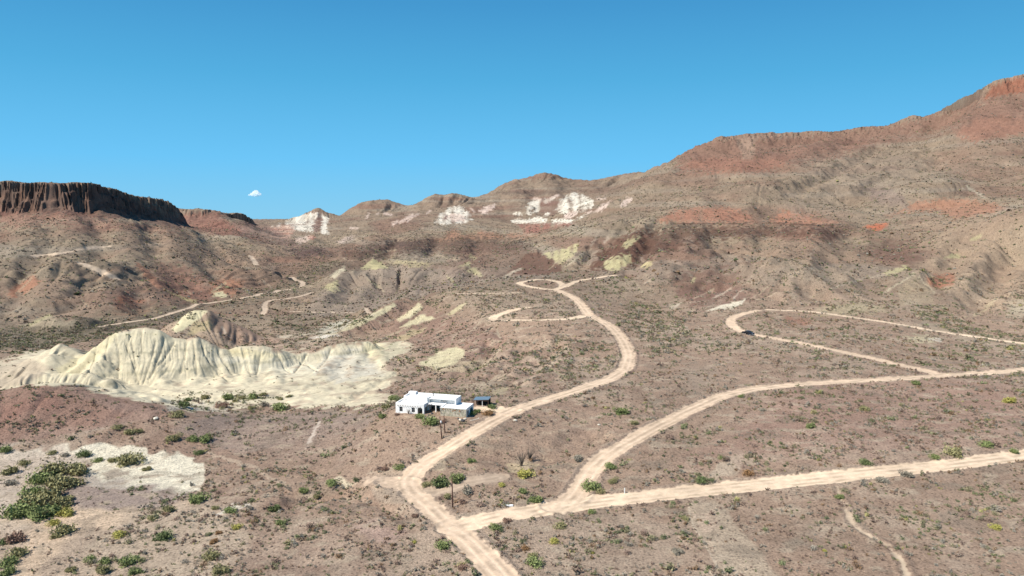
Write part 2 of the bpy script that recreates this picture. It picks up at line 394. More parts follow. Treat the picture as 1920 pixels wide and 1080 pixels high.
# spurs and gullies drawn down the slopes
for pts, w, a in [
    ([(1700,260),(1600,310),(1500,355),(1440,385)], 40, 12), ([(1800,250),(1700,320),(1600,375)], 40, 14), ([(1890,290),(1800,335),(1720,370)], 40, 12),
    ([(1560,275),(1480,320),(1400,335)], 35, 10), ([(1650,275),(1560,330),(1480,360)], 14, -8), ([(1760,270),(1660,330),(1590,385)], 14, -8),
    ([(1420,300),(1380,320),(1330,335)], 30, 8), ([(1300,300),(1280,325),(1260,345)], 30, 9), 
    ([(1340,350),(1335,380),(1340,410)], 14, -6), ([(1180,340),(1160,360),(1130,385)], 35, 14), ([(1240,340),(1200,370),(1150,400)], 35, 14),
    ([(1100,345),(1080,370),(1060,400)], 30, 12), ([(1030,335),(1035,365),(1040,390)], 30, 12), ([(960,350),(970,380),(975,405)], 30, 12),
    ([(1300,430),(1290,470),(1270,510)], 22, 6), ([(1400,430),(1390,470),(1350,520)], 22, 6), ([(1480,430),(1460,480),(1420,530)], 22, 6), ([(1560,430),(1540,480),(1480,530)], 22, 6),
    ([(1340,430),(1330,480),(1290,530)], 10, -5), ([(1440,430),(1420,480),(1380,530)], 10, -5), ([(1600,440),(1590,490),(1520,545)], 14, -6),
    ([(1220,430),(1200,470),(1170,500)], 20, 6), ([(1180,430),(1150,465),(1120,495)], 12, -5),
    ([(1880,430),(1830,490),(1790,540)], 14, 5), ([(1920,450),(1870,520),(1830,575)], 9, -5), ([(1830,440),(1790,490),(1765,530)], 9, -5),
    ([(50,430),(40,480),(0,540)], 25, 6), ([(130,410),(140,460),(120,510)], 25, 6), ([(230,420),(240,460),(250,500)], 25, 7), ([(320,430),(330,470),(330,505)], 25, 7),
    ([(90,410),(90,460),(60,510)], 12, -5), ([(180,420),(190,460),(185,500)], 12, -5), ([(280,430),(290,470),(290,500)], 12, -5), ([(380,440),(400,470),(440,500)], 14, -6),
    ([(430,440),(470,465),(520,490)], 20, 7), ([(480,445),(510,470),(560,490)], 10, -5),
    ([(740,508),(720,530),(700,560)], 12, -3.5), ([(840,505),(830,530),(800,555)], 12, -3.5), ([(680,512),(660,540),(640,570)], 10, -3), ([(790,505),(775,530),(760,558)], 14, 3),
    ([(900,640),(880,670),(840,700)], 8, 2.2), ([(960,640),(940,670),(900,700)], 8, 2.2), ([(1010,640),(990,670),(950,705)], 8, 2.2), ([(1060,650),(1040,680),(1000,715)], 8, 2),
    ([(930,645),(905,680),(870,705)], 4, -1.8), ([(985,645),(960,680),(925,712)], 4, -1.8), ([(1040,650),(1010,690),(970,720)], 4, -1.6),
    ([(820,860),(900,850),(960,862),(1040,845),(1100,820)], 5, -1.4), ([(1020,870),(1080,850),(1130,830)], 3, -1),
    ([(700,455),(690,475),(670,492)], 22, 7), ([(780,452),(775,470),(760,485)], 22, 7), ([(860,450),(855,468),(845,484)], 22, 7), ([(940,452),(935,470),(925,486)], 20, 7),
    ([(740,455),(735,475),(722,490)], 10, -5), ([(820,452),(815,470),(805,486)], 10, -5), ([(900,452),(895,470),(885,486)], 10, -5),
    ([(1120,440),(1095,470),(1070,500)], 16, 6), ([(1160,432),(1135,470),(1105,505)], 14, 6), ([(1205,430),(1185,465),(1160,505)], 14, 6), ([(1255,430),(1240,475),(1215,520)], 16, 7), ([(1140,435),(1115,470),(1090,502)], 7, -4), ([(1230,430),(1212,470),(1188,512)], 8, -5),
    ([(1320,445),(1310,490),(1280,535)], 18, 7), ([(1370,450),(1365,490),(1330,545)], 9, -5), ([(1520,445),(1500,490),(1455,540)], 18, 7), ([(1620,450),(1600,500),(1550,550)], 14, 6), ([(1500,440),(1480,485),(1440,535)], 9, -5),
    ([(560,470),(590,480),(610,490)], 14, 5), ([(470,500),(500,515),(530,530)], 16, 5), ([(420,505),(440,522),(455,540)], 14, 5), ([(360,500),(380,525),(400,548)], 14, 5), ([(120,500),(110,540),(80,575)], 20, 6), ([(220,505),(215,545),(200,585)], 20, 6), ([(290,520),(300,550),(310,575)], 14, 5),
    ([(170,505),(160,545),(140,580)], 9, -5), ([(255,515),(258,550),(255,585)], 9, -5), ([(50,505),(40,550),(10,590)], 9, -5),
    ([(720,520),(705,540),(680,565)], 12, 3), ([(860,510),(850,530),(830,548)], 12, 3), ([(640,535),(625,560),(600,580)], 10, 3), ([(760,520),(748,540),(735,556)], 6, -2.5),
    ([(600,735),(660,722),(720,716),(745,712)], 4, 1.2), ([(520,742),(590,725),(640,705)], 3, -.9), ([(560,755),(640,745),(700,740)], 3.5, 1.0), ([(640,760),(700,728),(745,700)], 2, -.8), ([(430,742),(500,735),(560,738)], 3, .8),
    ([(300,735),(360,745),(430,748)], 3, .9), ([(210,735),(260,742),(300,752)], 3, 1.2),
    ([(560,930),(620,925),(700,935),(760,960)], 4, -1.2), ([(500,960),(560,945),(640,925),(720,915)], 3, -1.4)]:
    relief(pts, w, a * (1 if pts[0][1] > 600 else .75 if pts[0][0] < 600 else 1.0), dmin=110 if pts[0][1] > 600 else 380)

CRACKS = [[(216,630),(222,655),(224,680),(222,712)], [(265,622),(265,640),(266,662)], [(203,636),(198,660),(199,678)], [(234,640),(243,662),(250,684),(261,720)],
          [(292,638),(287,662),(281,686),(268,720)], [(326,643),(314,662),(302,682),(278,713)], [(377,640),(384,664),(394,684),(408,698),(428,718)], [(350,645),(346,670),(340,700)],
          [(245,632),(250,660),(256,690)], [(308,634),(302,660),(290,690)], [(362,640),(366,670),(370,705)], [(410,658),(418,680),(436,705)], [(455,655),(462,680),(470,706)], [(490,655),(486,680),(480,706)],
          [(520,662),(530,680),(545,700)], [(180,660),(172,685),(160,708)], [(555,668),(575,685),(600,700)], [(620,655),(612,675),(598,692)], [(575,664),(566,680),(552,700)]]
for c_ in CRACKS: relief(c_, .9, -.75, dmin=240, sharp=2)
for c_ in ([(196,683),(184,700),(168,716)], [(240,690),(226,706),(208,722)], [(333,690),(322,706),(308,722)], [(290,690),(296,706),(304,722)], [(385,684),(376,702),(362,722)], [(430,682),(424,702),(412,722)], [(470,680),(468,700),(460,720)],
           [(510,682),(512,702),(520,720)], [(640,660),(625,680),(606,700)], [(680,655),(672,676),(660,694)], [(700,650),(712,668),(730,690)], [(100,668),(90,690),(74,712)], [(60,684),(50,702),(36,722)]):
    relief(c_, 3.2, 1.1, dmin=240)
# natural roughness: none on the near plain, drainage relief on the mountains
amp = np.interp(Y, [100, 200, 350, 600, 1000, 1600, 2600], [.3, .5, .95, 3.4, 5.5, 6.5, 9.0])
amp2 = np.interp(Y, [100, 300, 600, 1200, 2600], [.18, .3, .9, 1.8, 3.4])
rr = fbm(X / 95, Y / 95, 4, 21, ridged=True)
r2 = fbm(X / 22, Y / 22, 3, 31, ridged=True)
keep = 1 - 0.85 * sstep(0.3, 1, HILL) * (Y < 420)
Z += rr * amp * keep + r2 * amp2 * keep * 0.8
r3 = fbm(X / 5, Y / 5, 2, 41)
Z += r3 * np.interp(Y, [100, 300, 900], [.12, .2, .45]) * keep
print('relief', time.time() - T0)

# ------------------------------------------------------------------ roads, levelled into the ground
ROADS = []
def road(pts, w, dmin=60, soft=1.0, tone=None, level=True, tracks=False, nm='dirt_road'):
    ROADS.append(dict(pts=pts, w=w, dmin=dmin, soft=soft, tone=tone, level=level, tracks=tracks, nm=nm))
TAN = A(238, 213, 184); RTAN = A(226, 200, 173); PALE = A(208, 186, 164)
road([(948,1095),(925,1065),(897,1035),(868,1006),(838,980),(810,955),(785,932),(768,915),(762,900),(775,884),(800,865),(835,843),(880,814),(925,788),(958,771),(1000,757),(1060,738),(1110,722),(1148,708),(1172,692),(1180,668),
      (1168,638),(1148,614),(1122,600),(1100,590),(1092,573),(1076,558),(1055,548),(1040,543)], 5.0, 100, tracks=True, tone=RTAN)
road([(1040,543),(1010,541),(985,536),(966,531),(985,527),(1015,523),(1045,527),(1060,535),(1040,543)], 4.2, 350, 1.4)
road([(1058,538),(1075,528),(1110,522),(1152,516)], 4.5, 350)
road([(850,990),(880,980),(930,968),(1000,957),(1060,948),(1110,941),(1180,934),(1280,922),(1400,911),(1500,900),(1600,890),(1700,879),(1800,868),(1920,853),(2100,832)], 6.0, 100, tracks=True)
road([(1040,950),(1075,935),(1092,908),(1112,876),(1150,845),(1215,808),(1285,772),(1350,743),(1420,728),(1500,720),(1600,714),(1700,709),(1760,704),(1840,700),(1920,693),(2050,682)], 4.9, 100, tone=RTAN, tracks=True)
road([(1765,703),(1700,687),(1600,664),(1500,643),(1430,631),(1388,622),(1368,610),(1364,599),(1385,590),(1420,582)], 4.3, 200, tone=RTAN)
road([(1440,581),(1520,584),(1600,595),(1680,607),(1750,620),(1830,632),(1925,645)], 3.6, 280, 1.4)
road([(1098,592),(1060,599),(1000,600),(940,601),(914,601),(925,594),(950,584),(975,578),(992,577)], 4.6, 300, 1.2)
road([(825,552),(850,549),(870,551),(920,550),(975,549)], 2.4, 350, 1.6)
road([(962,772),(940,769),(918,766),(902,767)], 5, 180)
road([(762,905),(745,906),(728,903)], 5, 130, 3.0, tone=A(206, 182, 158))
road([(735,904),(712,901),(695,899)], 3, 130, 3.0, tone=A(194, 172, 150), level=False)
road([(772,925),(820,922),(870,905),(930,895)], 4.5, 130, 2.4, tone=A(186, 166, 146))
VT = A(214, 192, 168)
road([(190,612),(240,604),(290,597),(330,585),(362,573),(400,567)], 4, 420, 1.5, VT, nm='valley_track')
road([(400,567),(450,560),(485,552),(530,545),(560,540),(573,533),(555,525),(530,519)], 5, 420, 1.8, VT, nm='valley_track')
road([(512,562),(490,572),(502,582),(492,590)], 3.6, 420, 1.5, VT, nm='valley_track')
road([(512,562),(545,560),(585,548)], 3.2, 420, 1.8, VT, nm='valley_track')
road([(545,584),(600,586),(650,586),(692,588)], 2.5, 350, 1.5, VT, nm='valley_track')
road([(60,480),(100,477),(130,472),(165,465),(205,462)], 4, 600, 2.0, VT, False, nm='valley_track')
road([(147,491),(170,500),(195,512),(222,523)], 4.5, 500, 1.5, VT, False, nm='valley_track')
road([(470,480),(478,490),(480,496)], 6, 700, 2, VT, False, nm='valley_track')
road([(1570,912),(1574,935),(1590,960),(1594,982),(1625,1002),(1662,1022),(1690,1050),(1702,1085)], .3, 100, 1.1, A(204,184,160), nm='footpath')
road([(600,790),(585,815),(575,840)], .5, 150, 1.5, A(205,190,175), False, nm='footpath')
ROADM = np.zeros((NR, NC), np.float32); TRACK = np.zeros((NR, NC), np.float32); ROADOBJ = np.zeros((NR, NC), np.int8)
VERGE = np.zeros((NR, NC), np.float32); TRKZ = np.zeros((NR, NC), np.float32)
RTONE = np.zeros((NR, NC, 3), np.float32)
road_plan = []
Zc = Z.copy()
for r_ in ROADS:
    P = []
    pts = r_['pts']
    for a, b in zip(pts[:-1], pts[1:]):
        n = max(1, int(math.hypot(b[0] - a[0], b[1] - a[1]) / 7))
        for k in range(n): P.append((a[0] + (b[0] - a[0]) * k / n, a[1] + (b[1] - a[1]) * k / n))
    P.append(pts[-1])
    # round the corners
    P = np.array(P)
    for _ in range(2):
        Q = P.copy(); Q[1:-1] = P[1:-1] * .5 + (P[:-2] + P[2:]) * .25; P = Q
    H = [hit_grid(px, py, r_['dmin']) for px, py in P]
    H = np.array([h for h in H if h is not None])
    zs = H[:, 2].copy()
    for _ in range(4):
        q = zs.copy(); q[1:-1] = zs[1:-1] * .4 + (zs[:-2] + zs[2:]) * .3; zs = q
    L = [(H[i, 0], H[i, 1], zs[i]) for i in range(len(H))]
    w = r_['w'] / 2; m = 14
    sl = window(H[:, 0].min() - m, H[:, 0].max() + m, max(14, H[:, 1].min() - m), H[:, 1].max() + m)
    d, s, v, t = line_dist(X[sl], Y[sl], L)
    dn = d + noise(X[sl] / 3.1, Y[sl] / 3.1, 50) * .45 * r_['soft'] + noise(X[sl] / 1.1, Y[sl] / 1.1, 54) * .55 + noise(X[sl] / 14, Y[sl] / 14, 51) * .35
    mk = 1 - sstep(w - .25 * r_['soft'], w + .45 * r_['soft'], dn)
    if r_['level']:
        f = 1 - sstep(w + .6, w + 5.0, d)
        Z[sl] = Z[sl] * (1 - f) + (v - .12) * f
        Z[sl] += .28 * np.exp(-((d - w - .9) / .55) ** 2) * (f > 0)      # low berm left by the grader
        Z[sl] -= 0.05 * np.exp(-((np.abs(d) - .95) / .3) ** 2) * f
    tone = r_['tone'] if r_['tone'] is not None else TAN
    up = mk > ROADM[sl]
    for c in range(3): RTONE[sl][..., c][up] = tone[c]
    oid = {'dirt_road': 1, 'valley_track': 2, 'footpath': 3}[r_['nm']]
    ROADOBJ[sl][up & (mk > .5)] = oid
    ROADM[sl] = np.maximum(ROADM[sl], mk)
    if oid == 1: VERGE[sl] = np.maximum(VERGE[sl], 1 - sstep(w, w + 2.6, d + noise(X[sl] / 2.2, Y[sl] / 2.2, 53) * 1.6))
    TRACK[sl] = np.maximum(TRACK[sl], (np.exp(-((np.abs(d) - .95) / .33) ** 2) * (1.0 if r_['tracks'] else .35)))
    if r_['tracks']: TRKZ[sl] = np.maximum(TRKZ[sl], np.exp(-(d / .5) ** 2) + np.exp(-((d - 1.9) / .4) ** 2))
    road_plan.append((L, r_['w']))
print('roads', time.time() - T0)

# ------------------------------------------------------------------ colours of the ground (albedo per vertex)
PX, PY = project(X, Y, Z)
# steepness and a drainage-aligned noise, all in world space
n1 = fbm(X / 60, Y / 60, 4, 61); n2 = fbm(X / 9, Y / 9, 4, 71); n3 = fbm(X / 240, Y / 240, 3, 81)
nz = fbm(X / 26, Z / 9 + Y / 90, 3, 91)
C = np.empty((NR, NC, 3), np.float32)
def mixin(m, col):
    m = np.asarray(m, np.float32)[..., None]
    C[:] = C * (1 - m) + np.asarray(col, np.float32) * m
near = 1 - sstep(330, 520, Y)
C[:] = A(158, 141, 121)
mixin(near * .9, A(180, 154, 134))
mixin(near * sstep(-.05, .25, n1 + .5 * n2) * .7, A(190, 170, 150))
mixin(near * sstep(.05, .3, n3 - .4 * n2) * .5, A(160, 134, 119))
mixin((1 - near) * sstep(-.05, .3, n1) * .45, A(176, 158, 136))
mixin((1 - near) * sstep(0, .3, -n1 + .4 * n2) * .55, A(146, 125, 110))
mixin((1 - near) * sstep(.05, .3, n3 + .3 * nz) * .5, A(160, 124, 108))
mixin(sstep(1250, 1900, Y) * .7 * (X < 260), A(134, 114, 101))
veg = np.clip(.75 + 1.3 * n1 + .8 * n2, .15, 1.3).astype(np.float32)      # how densely shrubs grow

NQ = (noise(X / 13, Y / 21, 101), noise(X / 4, Y / 6 + Z / 5, 111))
def soft_poly(x, y, poly):
    """signed distance to a polygon, positive inside"""
    n = len(poly); ins = np.zeros(x.shape, bool); best = np.full(x.shape, 1e12)
    for i in range(n):
        ax, ay = poly[i]; bx, by = poly[(i + 1) % n]
        ex, ey = bx - ax, by - ay
        t = np.clip(((x - ax) * ex + (y - ay) * ey) / (ex * ex + ey * ey + 1e-9), 0, 1)
        best = np.minimum(best, (x - ax - t * ex) ** 2 + (y - ay - t * ey) ** 2)
        c = (ay > y) != (by > y)
        ins ^= c & (x < (bx - ax) * (y - ay) / (by - ay + 1e-12) + ax)
    return np.where(ins, 1, -1) * np.sqrt(best)
BOUNDS = {}
def box_slice(x0, x1, y0, y1, d0, d1):
    r0 = np.searchsorted(rows, d0); r1 = np.searchsorted(rows, d1)
    c0 = max(0, np.searchsorted(cols, (x0 - 960) / F / 1.06) - 3) if x0 < 960 else max(0, np.searchsorted(cols, (x0 - 960) / F * .90) - 3)
    c1 = min(NC, np.searchsorted(cols, (x1 - 960) / F * 1.06) + 3) if x1 > 960 else min(NC, np.searchsorted(cols, (x1 - 960) / F * .90) + 3)
    c0 = min(c0, max(0, np.searchsorted(cols, (x0 - 960) / F) - 40)); c1 = max(c1, min(NC, np.searchsorted(cols, (x1 - 960) / F) + 40))
    return slice(r0, r1), slice(c0, c1)
def mask_of(poly, d0, d1, feather, rough):
    xs = [p[0] for p in poly]; ys = [p[1] for p in poly]; pad = feather + rough * 2 + 2
    sl = box_slice(min(xs) - pad, max(xs) + pad, min(ys) - pad, max(ys) + pad, d0, d1)
    x, y = PX[sl], PY[sl]
    wx = x + NQ[0][sl] * rough; wy = y + NQ[1][sl] * rough * .8
    sd = soft_poly(wx, wy, poly)
    return sl, sstep(-feather * .5, feather * .5, sd).astype(np.float32)
def paint(poly, col, d0=20, d1=3000, feather=3, rough=4, amt=1.0, bare=None, streak=0, only=None):
    sl, m = mask_of(poly, d0, d1, feather * 1.5, rough * 1.7)
    m = m * amt
    if streak: m = m * np.clip(1 - streak * (.5 + 2.2 * noise(X[sl] / (.0075 * Y[sl]), Z[sl] / (.03 * Y[sl]), 7) + 1.3 * nz[sl]), 0, 1)
    if only is not None: m = m * only[sl]
    c = C[sl]; mm = m[..., None]
    C[sl] = c * (1 - mm) + np.asarray(col, np.float32) * mm
    if bare is not None: veg[sl] = veg[sl] * (1 - m * (1 - bare))
def stroke(pts, w, col, **k):
    """a streak along a line of pixels: w = width in photo pixels at each end"""
    P = np.array(pts, float); T = np.gradient(P, axis=0); Nn = np.stack([-T[:, 1], T[:, 0]], 1)
    Nn /= np.linalg.norm(Nn, axis=1)[:, None] + 1e-9
    ww = np.linspace(w[0], w[1], len(P))[:, None] if isinstance(w, tuple) else np.full((len(P), 1), w)
    k.setdefault('feather', 2); k.setdefault('rough', 1.5)
    paint([tuple(q) for q in np.concatenate([P + Nn * ww / 2, (P - Nn * ww / 2)[::-1]])], col, **k)

GREY = A(160, 148, 134); BROWN = A(134, 106, 95); DKBR = A(108, 82, 72); RED = A(172, 120, 100); ORG = A(182, 136, 112); MAUVE = A(170, 134, 122)
YEL = A(224, 213, 176); YEL2 = A(204, 194, 152); CREAM = A(219, 208, 180); WHT = A(240, 232, 216); PINKW = A(226, 204, 190); CRK = A(204, 198, 176)
dr_ = (1 - near)
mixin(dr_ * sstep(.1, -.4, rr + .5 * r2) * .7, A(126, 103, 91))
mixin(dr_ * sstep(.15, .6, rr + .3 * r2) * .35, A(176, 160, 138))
mixin(dr_ * sstep(.1, .35, noise(X / 170, Z / 22, 23)) * .45, A(140, 104, 92))       # dull red beds
mixin(dr_ * sstep(.15, .4, noise(X / 210, Z / 12, 24)) * .4, A(176, 166, 150))
mixin(sstep(650, 1000, Y) * (X > 100) * .35, A(138, 117, 102))
# --- mountains: zones
paint([(1280,262),(1350,258),(1480,252),(1700,228),(1860,185),(1930,180),(1930,215),(1800,240),(1640,270),(1560,300),(1460,318),(1330,322),(1265,322)], A(146,112,98), 1150, 1700, 10, 14, .75)
paint([(1268,322),(1300,300),(1340,296),(1390,298),(1475,298),(1465,312),(1420,322),(1330,322),(1290,318)], A(160,120,103), 1100, 1700, 7, 8, .85, .4)
paint([(1790,248),(1830,225),(1880,218),(1940,222),(1940,246),(1880,258),(1825,266)], A(160,120,103), 1000, 1500, 6, 8, .85, .4)
paint([(1854,162),(1890,150),(1930,143),(1930,172),(1870,178),(1850,185)], A(160,104,84), 1150, 1500, 3, 4, .8)
paint([(1380,262),(1420,258),(1410,300),(1395,300)], A(190,170,150), 1200, 1700, 4, 3, .3)
for p in ([(1230,416),(1262,396),(1310,388),(1370,390),(1405,405),(1420,416),(1330,417)], [(1440,415),(1462,398),(1500,397),(1540,408),(1570,420),(1500,421)]):
    paint(p, A(182,134,112), 500, 1300, 8, 7, .95, .6, streak=.15)
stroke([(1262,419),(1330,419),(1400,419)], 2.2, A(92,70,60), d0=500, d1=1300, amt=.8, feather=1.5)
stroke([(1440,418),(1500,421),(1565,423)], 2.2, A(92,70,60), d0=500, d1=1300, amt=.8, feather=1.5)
paint([(1660,405),(1720,380),(1770,373),(1830,376),(1890,388),(1850,402),(1790,412),(1760,396),(1700,398)], ORG, 500, 1300, 6, 7, .8, .5)
paint([(1620,425),(1650,418),(1668,420),(1645,434)], A(210,124,92), 400, 1300, 3, 4, .8, .5)
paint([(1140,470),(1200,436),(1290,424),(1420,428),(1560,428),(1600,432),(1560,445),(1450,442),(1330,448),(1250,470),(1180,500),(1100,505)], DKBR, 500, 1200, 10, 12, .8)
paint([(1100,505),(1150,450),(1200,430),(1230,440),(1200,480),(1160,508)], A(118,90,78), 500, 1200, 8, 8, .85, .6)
paint([(1250,520),(1330,500),(1400,520),(1360,560),(1290,570)], A(132,102,90), 380, 900, 14, 12, .7)
paint([(1270,545),(1380,535),(1440,548),(1360,580),(1290,578)], A(146,116,104), 350, 900, 10, 8, .7, .5)
paint([(1600,470),(1680,455),(1760,452),(1745,485),(1700,500),(1640,490)], A(128,98,88), 400, 1000, 14, 8, .7)
paint([(1700,420),(1800,400),(1930,380),(1930,600),(1800,560),(1740,500)], A(188,166,142), 300, 700, 30, 20, .55)
paint([(1440,380),(1560,370),(1600,400),(1500,410)], A(160,144,128), 700, 1300, 20, 14, .5)
paint([(1500,300),(1700,290),(1800,330),(1650,360),(1540,350)], A(160,146,130), 900, 1500, 30, 20, .5)
paint([(1620,350),(1690,360),(1700,390),(1640,380)], A(138,120,116), 700, 1200, 12, 10, .5)
# yellow and white outcrops of the middle right
paint([(1020,475),(1042,470),(1062,465),(1086,455),(1082,470),(1070,483),(1048,494),(1034,488)], YEL2, 500, 1300, 3, 3, 1, .1, streak=.35)
paint([(1142,486),(1160,480),(1184,477),(1180,494),(1165,506),(1138,508),(1132,500)], YEL2, 500, 1300, 2.5, 5, 1, .1, streak=.3)
paint([(1165,462),(1180,448),(1205,440),(1190,455),(1172,466)], YEL2, 500, 1300, 2.5, 4, .8, .2)
paint([(1200,500),(1212,492),(1226,488),(1220,498),(1205,503)], A(212,196,150), 450, 1300, 2, 2, .8, .2)
stroke([(1058,500),(1080,486),(1096,476)], (4, 7), A(196,182,158), d0=500, d1=1300, amt=.8)
stroke([(1075,496),(1095,480),(1108,466)], (3, 5), A(190,170,146), d0=500, d1=1300, amt=.6)
stroke([(1130,455),(1140,445)], 5, A(196,178,160), d0=500, d1=1300, amt=.7)
stroke([(1105,462),(1120,446)], 4, A(190,172,152), d0=500, d1=1300, amt=.6)
stroke([(1295,530),(1303,520)], 5, YEL2, d0=350, d1=900, amt=.7)
paint([(1325,582),(1350,573),(1378,566),(1398,560),(1392,570),(1375,578),(1345,582)], A(238,226,202), 300, 900, 2, 2, 1, 0)
stroke([(1335,560),(1360,548),(1372,541)], (3, 2), A(214,196,176), d0=300, d1=900, amt=.8)
stroke([(1375,560),(1385,548),(1395,542)], (3, 2), A(214,196,176), d0=300, d1=900, amt=.7)
paint([(1253,570),(1275,568),(1270,577),(1256,577)], A(220,206,184), 300, 700, 3, 4, .7, .3)
stroke([(1255,606),(1262,609),(1280,608),(1290,614)], 3, A(214,196,176), d0=300, d1=700, amt=.7)
paint([(1655,512),(1690,500),(1706,500),(1690,510),(1665,516)], YEL2, 300, 700, 2, 3, .9, .2)
paint([(1765,485),(1780,476),(1800,478),(1795,486)], YEL2, 300, 700, 2, 3, .8, .3)
paint([(1818,450),(1845,436),(1840,446),(1822,453)], YEL2, 300, 700, 2, 2, .7, .3)
paint([(1740,520),(1790,512),(1788,530),(1765,545),(1745,535)], A(184,124,100), 300, 600, 6, 5, .7, .5)
paint([(1680,548),(1714,512),(1748,545),(1750,570),(1690,575)], A(186,168,142), 300, 600, 5, 4, .75, .3)
stroke([(1650,552),(1690,530),(1714,512)], (3, 4), A(214,200,172), d0=300, d1=600, amt=.7)
stroke([(1722,520),(1740,535),(1752,550)], 3, A(206,190,164), d0=300, d1=600, amt=.7)
stroke([(1555,542),(1620,522),(1660,514)], 3, A(204,186,164), d0=300, d1=700, amt=.8)
paint([(1520,588),(1560,570),(1620,566),(1670,580),(1600,592)], A(190,178,146), 300, 500, 8, 6, .6)
paint([(1690,632),(1740,628),(1770,640),(1730,645)], A(222,210,176), 200, 500, 6, 6, .7, .4)
paint([(1740,635),(1768,634),(1766,642)], WHT, 200, 500, 2, 3, .7, .2)
paint([(1715,588),(1728,586),(1732,592),(1718,596)], A(236,220,186), 250, 500, 3, 3, .9, .1)
paint([(1700,560),(1725,572),(1748,580),(1742,596),(1738,604),(1790,618),(1850,628),(1930,640),(1930,650),(1850,642),(1770,628),(1720,612),(1724,600),(1735,588),(1700,572)], A(186,170,148), 250, 500, 4, 5, .7, .6)
paint([(1470,595),(1530,598),(1520,610),(1470,606)], A(176,128,108), 200, 500, 6, 6, .6)
stroke([(1870,560),(1840,585),(1800,600)], (8, 3), A(206,190,156), d0=250, d1=500, amt=.5, rough=4)
paint([(1890,575),(1930,560),(1930,590),(1900,590)], A(218,208,180), 200, 500, 10, 8, .5)
paint([(1803,352),(1818,348),(1836,360),(1850,372),(1838,368),(1818,356)], A(206,196,174), 600, 1300, 3, 3, .6)
# white and red strata of the far mountain
WB = dict(d0=950, d1=3200, feather=1.2, rough=3.2)
paint([(1040,392),(1050,376),(1062,365),(1075,361),(1092,364),(1115,378),(1112,388),(1098,396),(1080,400),(1060,408),(1055,400)], WHT, streak=.5, **WB)
paint([(988,385),(1000,376),(1020,374),(1040,370),(1046,366),(1040,374),(1022,382),(1012,382),(1012,398),(1004,398),(1000,385),(992,400),(986,398)], WHT, streak=.45, **WB)
paint([(958,412),(990,412),(1008,406),(1024,410),(1022,418),(990,418),(960,417)], WHT, **WB)
paint([(1034,412),(1050,410),(1075,412),(1072,418),(1036,418)], WHT, **WB)
paint([(1058,400),(1080,396),(1084,402),(1068,410),(1058,410)], PINKW, **WB)
paint([(1078,414),(1092,404),(1098,402),(1090,410)], WHT, **WB)
paint([(1112,398),(1128,384),(1150,374),(1138,384),(1118,398)], PINKW, streak=.3, **WB)
paint([(960,400),(978,398),(978,403),(962,402)], WHT, **WB)
paint([(984,400),(998,398),(996,404)], WHT, **WB)
paint([(1018,400),(1030,398),(1028,404),(1020,404)], WHT, **WB)
paint([(1163,386),(1172,372),(1186,370),(1180,380),(1168,388)], PINKW, streak=.3, **WB)
paint([(1170,415),(1190,402),(1202,396),(1198,404),(1180,416)], PINKW, streak=.2, amt=.8, **WB)
paint([(1014,372),(1034,370),(1050,384),(1040,408),(1024,398),(1012,400)], A(132,100,94), amt=.35, **WB)
paint([(1046,384),(1060,370),(1080,362),(1098,368),(1090,384),(1066,398),(1050,400)], WHT, streak=.45, **WB)
for q_ in ([(1030,372),(1048,366)], [(1118,374),(1136,372)], [(1096,402),(1110,396)], [(1000,372),(1016,374)], [(1124,394),(1140,382)]): stroke(q_, 4, PINKW, d0=950, d1=3200, amt=.8, feather=1.5, rough=2)
paint([(968,420),(1035,418),(1082,418),(1070,424),(1030,428),(1016,436),(984,438),(978,428)], A(166,118,106), amt=.8, streak=.4, **WB)
paint([(955,436),(1010,442),(990,448),(950,446)], ORG, d0=900, d1=3200, feather=5, rough=6, amt=.6)
paint([(900,362),(1000,356),(1080,360),(1000,366),(950,364)], A(108,94,86), amt=.6, **WB)
paint([(1070,344),(1200,340),(1230,350),(1180,372),(1120,365)], A(136,118,104), d0=1400, d1=3200, feather=14, rough=10, amt=.5)
paint([(812,416),(828,398),(846,388),(862,387),(880,398),(886,412),(870,419),(836,421),(818,420)], WHT, streak=.5, **WB)
paint([(836,404),(860,400),(876,408),(870,414),(850,416)], PINKW, amt=.8, **WB)
paint([(830,408),(838,402),(840,410),(834,414)], A(140,104,96), amt=.8, **WB)
for a, b, w in (((748,418),(776,402),5), ((762,416),(786,400),2.5), ((735,422),(746,414),5), ((800,400),(808,394),3), ((882,390),(890,398),3), ((686,410),(692,400),3), ((706,402),(710,398),3), ((720,400),(736,404),4), ((655,428),(672,428),4)):
    stroke([a, ((a[0]+b[0])/2, (a[1]+b[1])/2), b], w, PINKW, d0=950, d1=3200, amt=.8, feather=1.5, rough=2)
paint([(898,396),(912,386),(930,382),(924,392),(906,402)], PINKW, streak=.3, **WB)
paint([(632,454),(650,444),(670,444),(655,452),(640,456)], PINKW, d0=900, d1=3200, feather=3, rough=4, amt=.8)
paint([(830,446),(850,428),(870,440),(900,432),(940,440),(950,448),(900,446),(800,452),(770,450)], ORG, d0=900, d1=3200, feather=5, rough=6, amt=.7)
paint([(860,440),(878,426),(896,430),(900,440)], A(176,158,132), d0=900, d1=3200, feather=5, rough=6, amt=.6)
